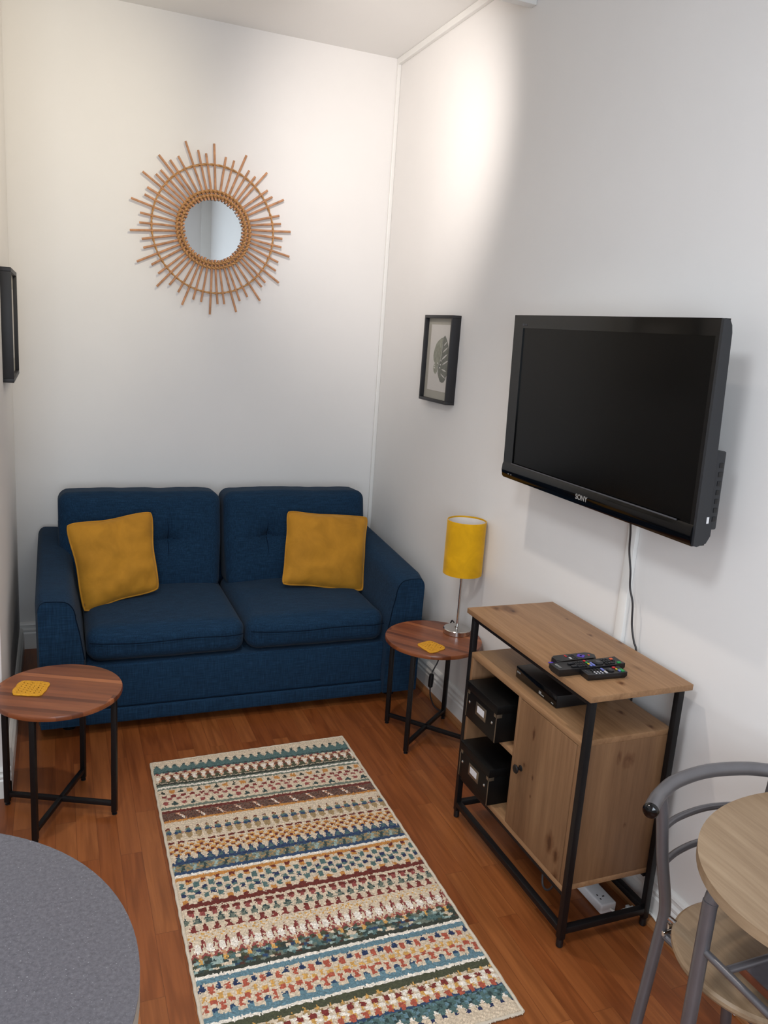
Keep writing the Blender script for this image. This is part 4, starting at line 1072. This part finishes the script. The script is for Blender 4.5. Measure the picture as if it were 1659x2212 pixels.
for s in (1, -1):
    X = lambda x: x if s == 1 else 2*cx-x
    pts = [(X(-0.472), -3.064, 0.772), (X(-0.462), -3.068, 0.72), (X(-0.445), -3.070, 0.62), (X(-0.420), -3.070, 0.52), (X(-0.412), -3.070, 0.475), (X(-0.413), -3.070, 0.44), (X(-0.427), -3.071, 0.32), (X(-0.444), -3.071, 0.17), (X(-0.463), -3.072, 0.012)]
    l = obj('rear_leg', ntube(catmull(pts, 6), 0.0135, 14), m_grey_metal, ch, HO)
    obj('foot', lathe(BM(), [(0, 0), (0.014, 0), (0.0155, 0.004), (0.0155, 0.016), (0, 0.016)], (X(-0.463), -3.072, 0), 16), m_blackp, l, HO)
    pts = [(X(-0.400), -3.36, 0.430), (X(-0.405), -3.372, 0.40), (X(-0.425), -3.40, 0.22), (X(-0.445), -3.425, 0.012)]
    l = obj('front_leg', ntube(catmull(pts, 6), 0.0135, 14), m_grey_metal, ch, HO)
    obj('foot', lathe(BM(), [(0, 0), (0.014, 0), (0.0155, 0.004), (0.0155, 0.016), (0, 0.016)], (X(-0.445), -3.425, 0), 16), m_blackp, l, HO)
    obj('side_bar', ntube([(X(-0.412), -3.070, 0.415), (X(-0.400), -3.36, 0.415)], 0.009, 10), m_grey_metal, ch, HO)
    b = BM()
    lathe(b, [(0, -0.016), (0.008, -0.016), (0.008, 0.016), (0, 0.016)], (X(-0.398), -3.085, 0.445), 14, axis=(1, 0, 0)); lathe(b, [(0, -0.022), (0.006, -0.022), (0.006, 0.022), (0, 0.022)], (X(-0.40), -3.085, 0.425), 14, axis=(1, 0, 0))
    tube(b, [(X(-0.41), -3.075, 0.462), (X(-0.39), -3.10, 0.448), (X(-0.37), -3.12, 0.436)], 0.007, 10)
    obj('bolt', b, m_chrome, ch, HO)
for zz, xa in ((0.692, -0.458), (0.602, -0.441)):
    pts = [(xa, -3.071, zz), (xa+0.06, -3.048, zz+0.003), (cx, -3.036, zz+0.005), (2*cx-xa-0.06, -3.048, zz+0.003), (2*cx-xa, -3.071, zz)]
    obj('back_slat', ntube(catmull(pts, 6), 0.0078, 12), m_grey_metal, ch, HO)
obj('seat', lathe(BM(), [(0, 0.438), (0.176, 0.438), (0.184, 0.441), (0.187, 0.447), (0.186, 0.454), (0.180, 0.459), (0.165, 0.460), (0, 0.457)], (-0.29, -3.24, 0), 80), m_pale, ch, HO)
obj('seat_frame', ntube([(-0.40, -3.10, 0.428), (2*cx+0.40, -3.10, 0.428)], 0.009, 10), m_grey_metal, ch, HO)
obj('seat_frame', ntube([(-0.40, -3.36, 0.428), (2*cx+0.40, -3.36, 0.428)], 0.009, 10), m_grey_metal, ch, HO)

# =================================================================== BISTRO TABLE (bottom right)
bt = thing('dining_table', 'pale oak dining table with rounded top and grey tubular legs, over the chair seat', 'table', (-0.24, -3.40, 0)); TO = bt.location.copy()
ex, ey, ea, eb = -0.21, -3.385, 0.357, 0.297
out = []
for k in range(97):
    a = 2*PI*k/96; x = ex+ea*math.cos(a); y = ey+eb*math.sin(a)
    out.append((min(x, WX-0.004), y))
pts = []
for p in out:
    if not pts or (Vector(p)-Vector(pts[-1])).length > 1e-4: pts.append(p)
if (Vector(pts[0])-Vector(pts[-1])).length < 1e-4: pts.pop()
b = prism(BM(), [(x, y, 0.727) for x, y in pts], (0, 0, 0.022))
bmesh.ops.bevel(b, geom=[e for e in b.edges if abs(e.verts[0].co.z-e.verts[1].co.z) < 1e-6], offset=0.006, segments=3, affect='EDGES')
obj('tabletop', b, m_pale, bt, TO)
for yy in (-3.270, -3.520):
    pts = [(-0.40, yy, 0.716), (-0.46, yy, 0.715), (-0.490, yy, 0.700), (-0.503, yy, 0.670), (-0.506, yy, 0.60), (-0.506, yy, 0.012)]
    l = obj('leg', ntube(catmull(pts, 8), 0.0150, 16), m_grey_metal, bt, TO)
    obj('foot', lathe(BM(), [(0, 0), (0.016, 0), (0.017, 0.004), (0.017, 0.018), (0, 0.018)], (-0.506, yy, 0), 16), m_blackp, l, TO)
obj('crossbar', ntube([(-0.506, -3.270, 0.562), (-0.506, -3.520, 0.562)], 0.0078, 12), m_grey_metal, bt, TO)
obj('crossbar', ntube([(-0.500, -3.330, 0.560), (-0.03, -3.330, 0.560)], 0.0078, 12), m_grey_metal, bt, TO)
b = nbox((-0.400, -3.60, 0.497), (-0.06, -3.285, 0.503)); sh_ = obj('lower_shelf', b, m_greylam, bt, TO, sm=False)
obj('shelf_edge', nbox((-0.405, -3.60, 0.488), (-0.400, -3.283, 0.504), 0.001), m_brownedge, sh_, TO)
obj('rear_leg', ntube([(-0.03, -3.330, 0.727), (-0.03, -3.330, 0.0)], 0.0150, 16), m_grey_metal, bt, TO)
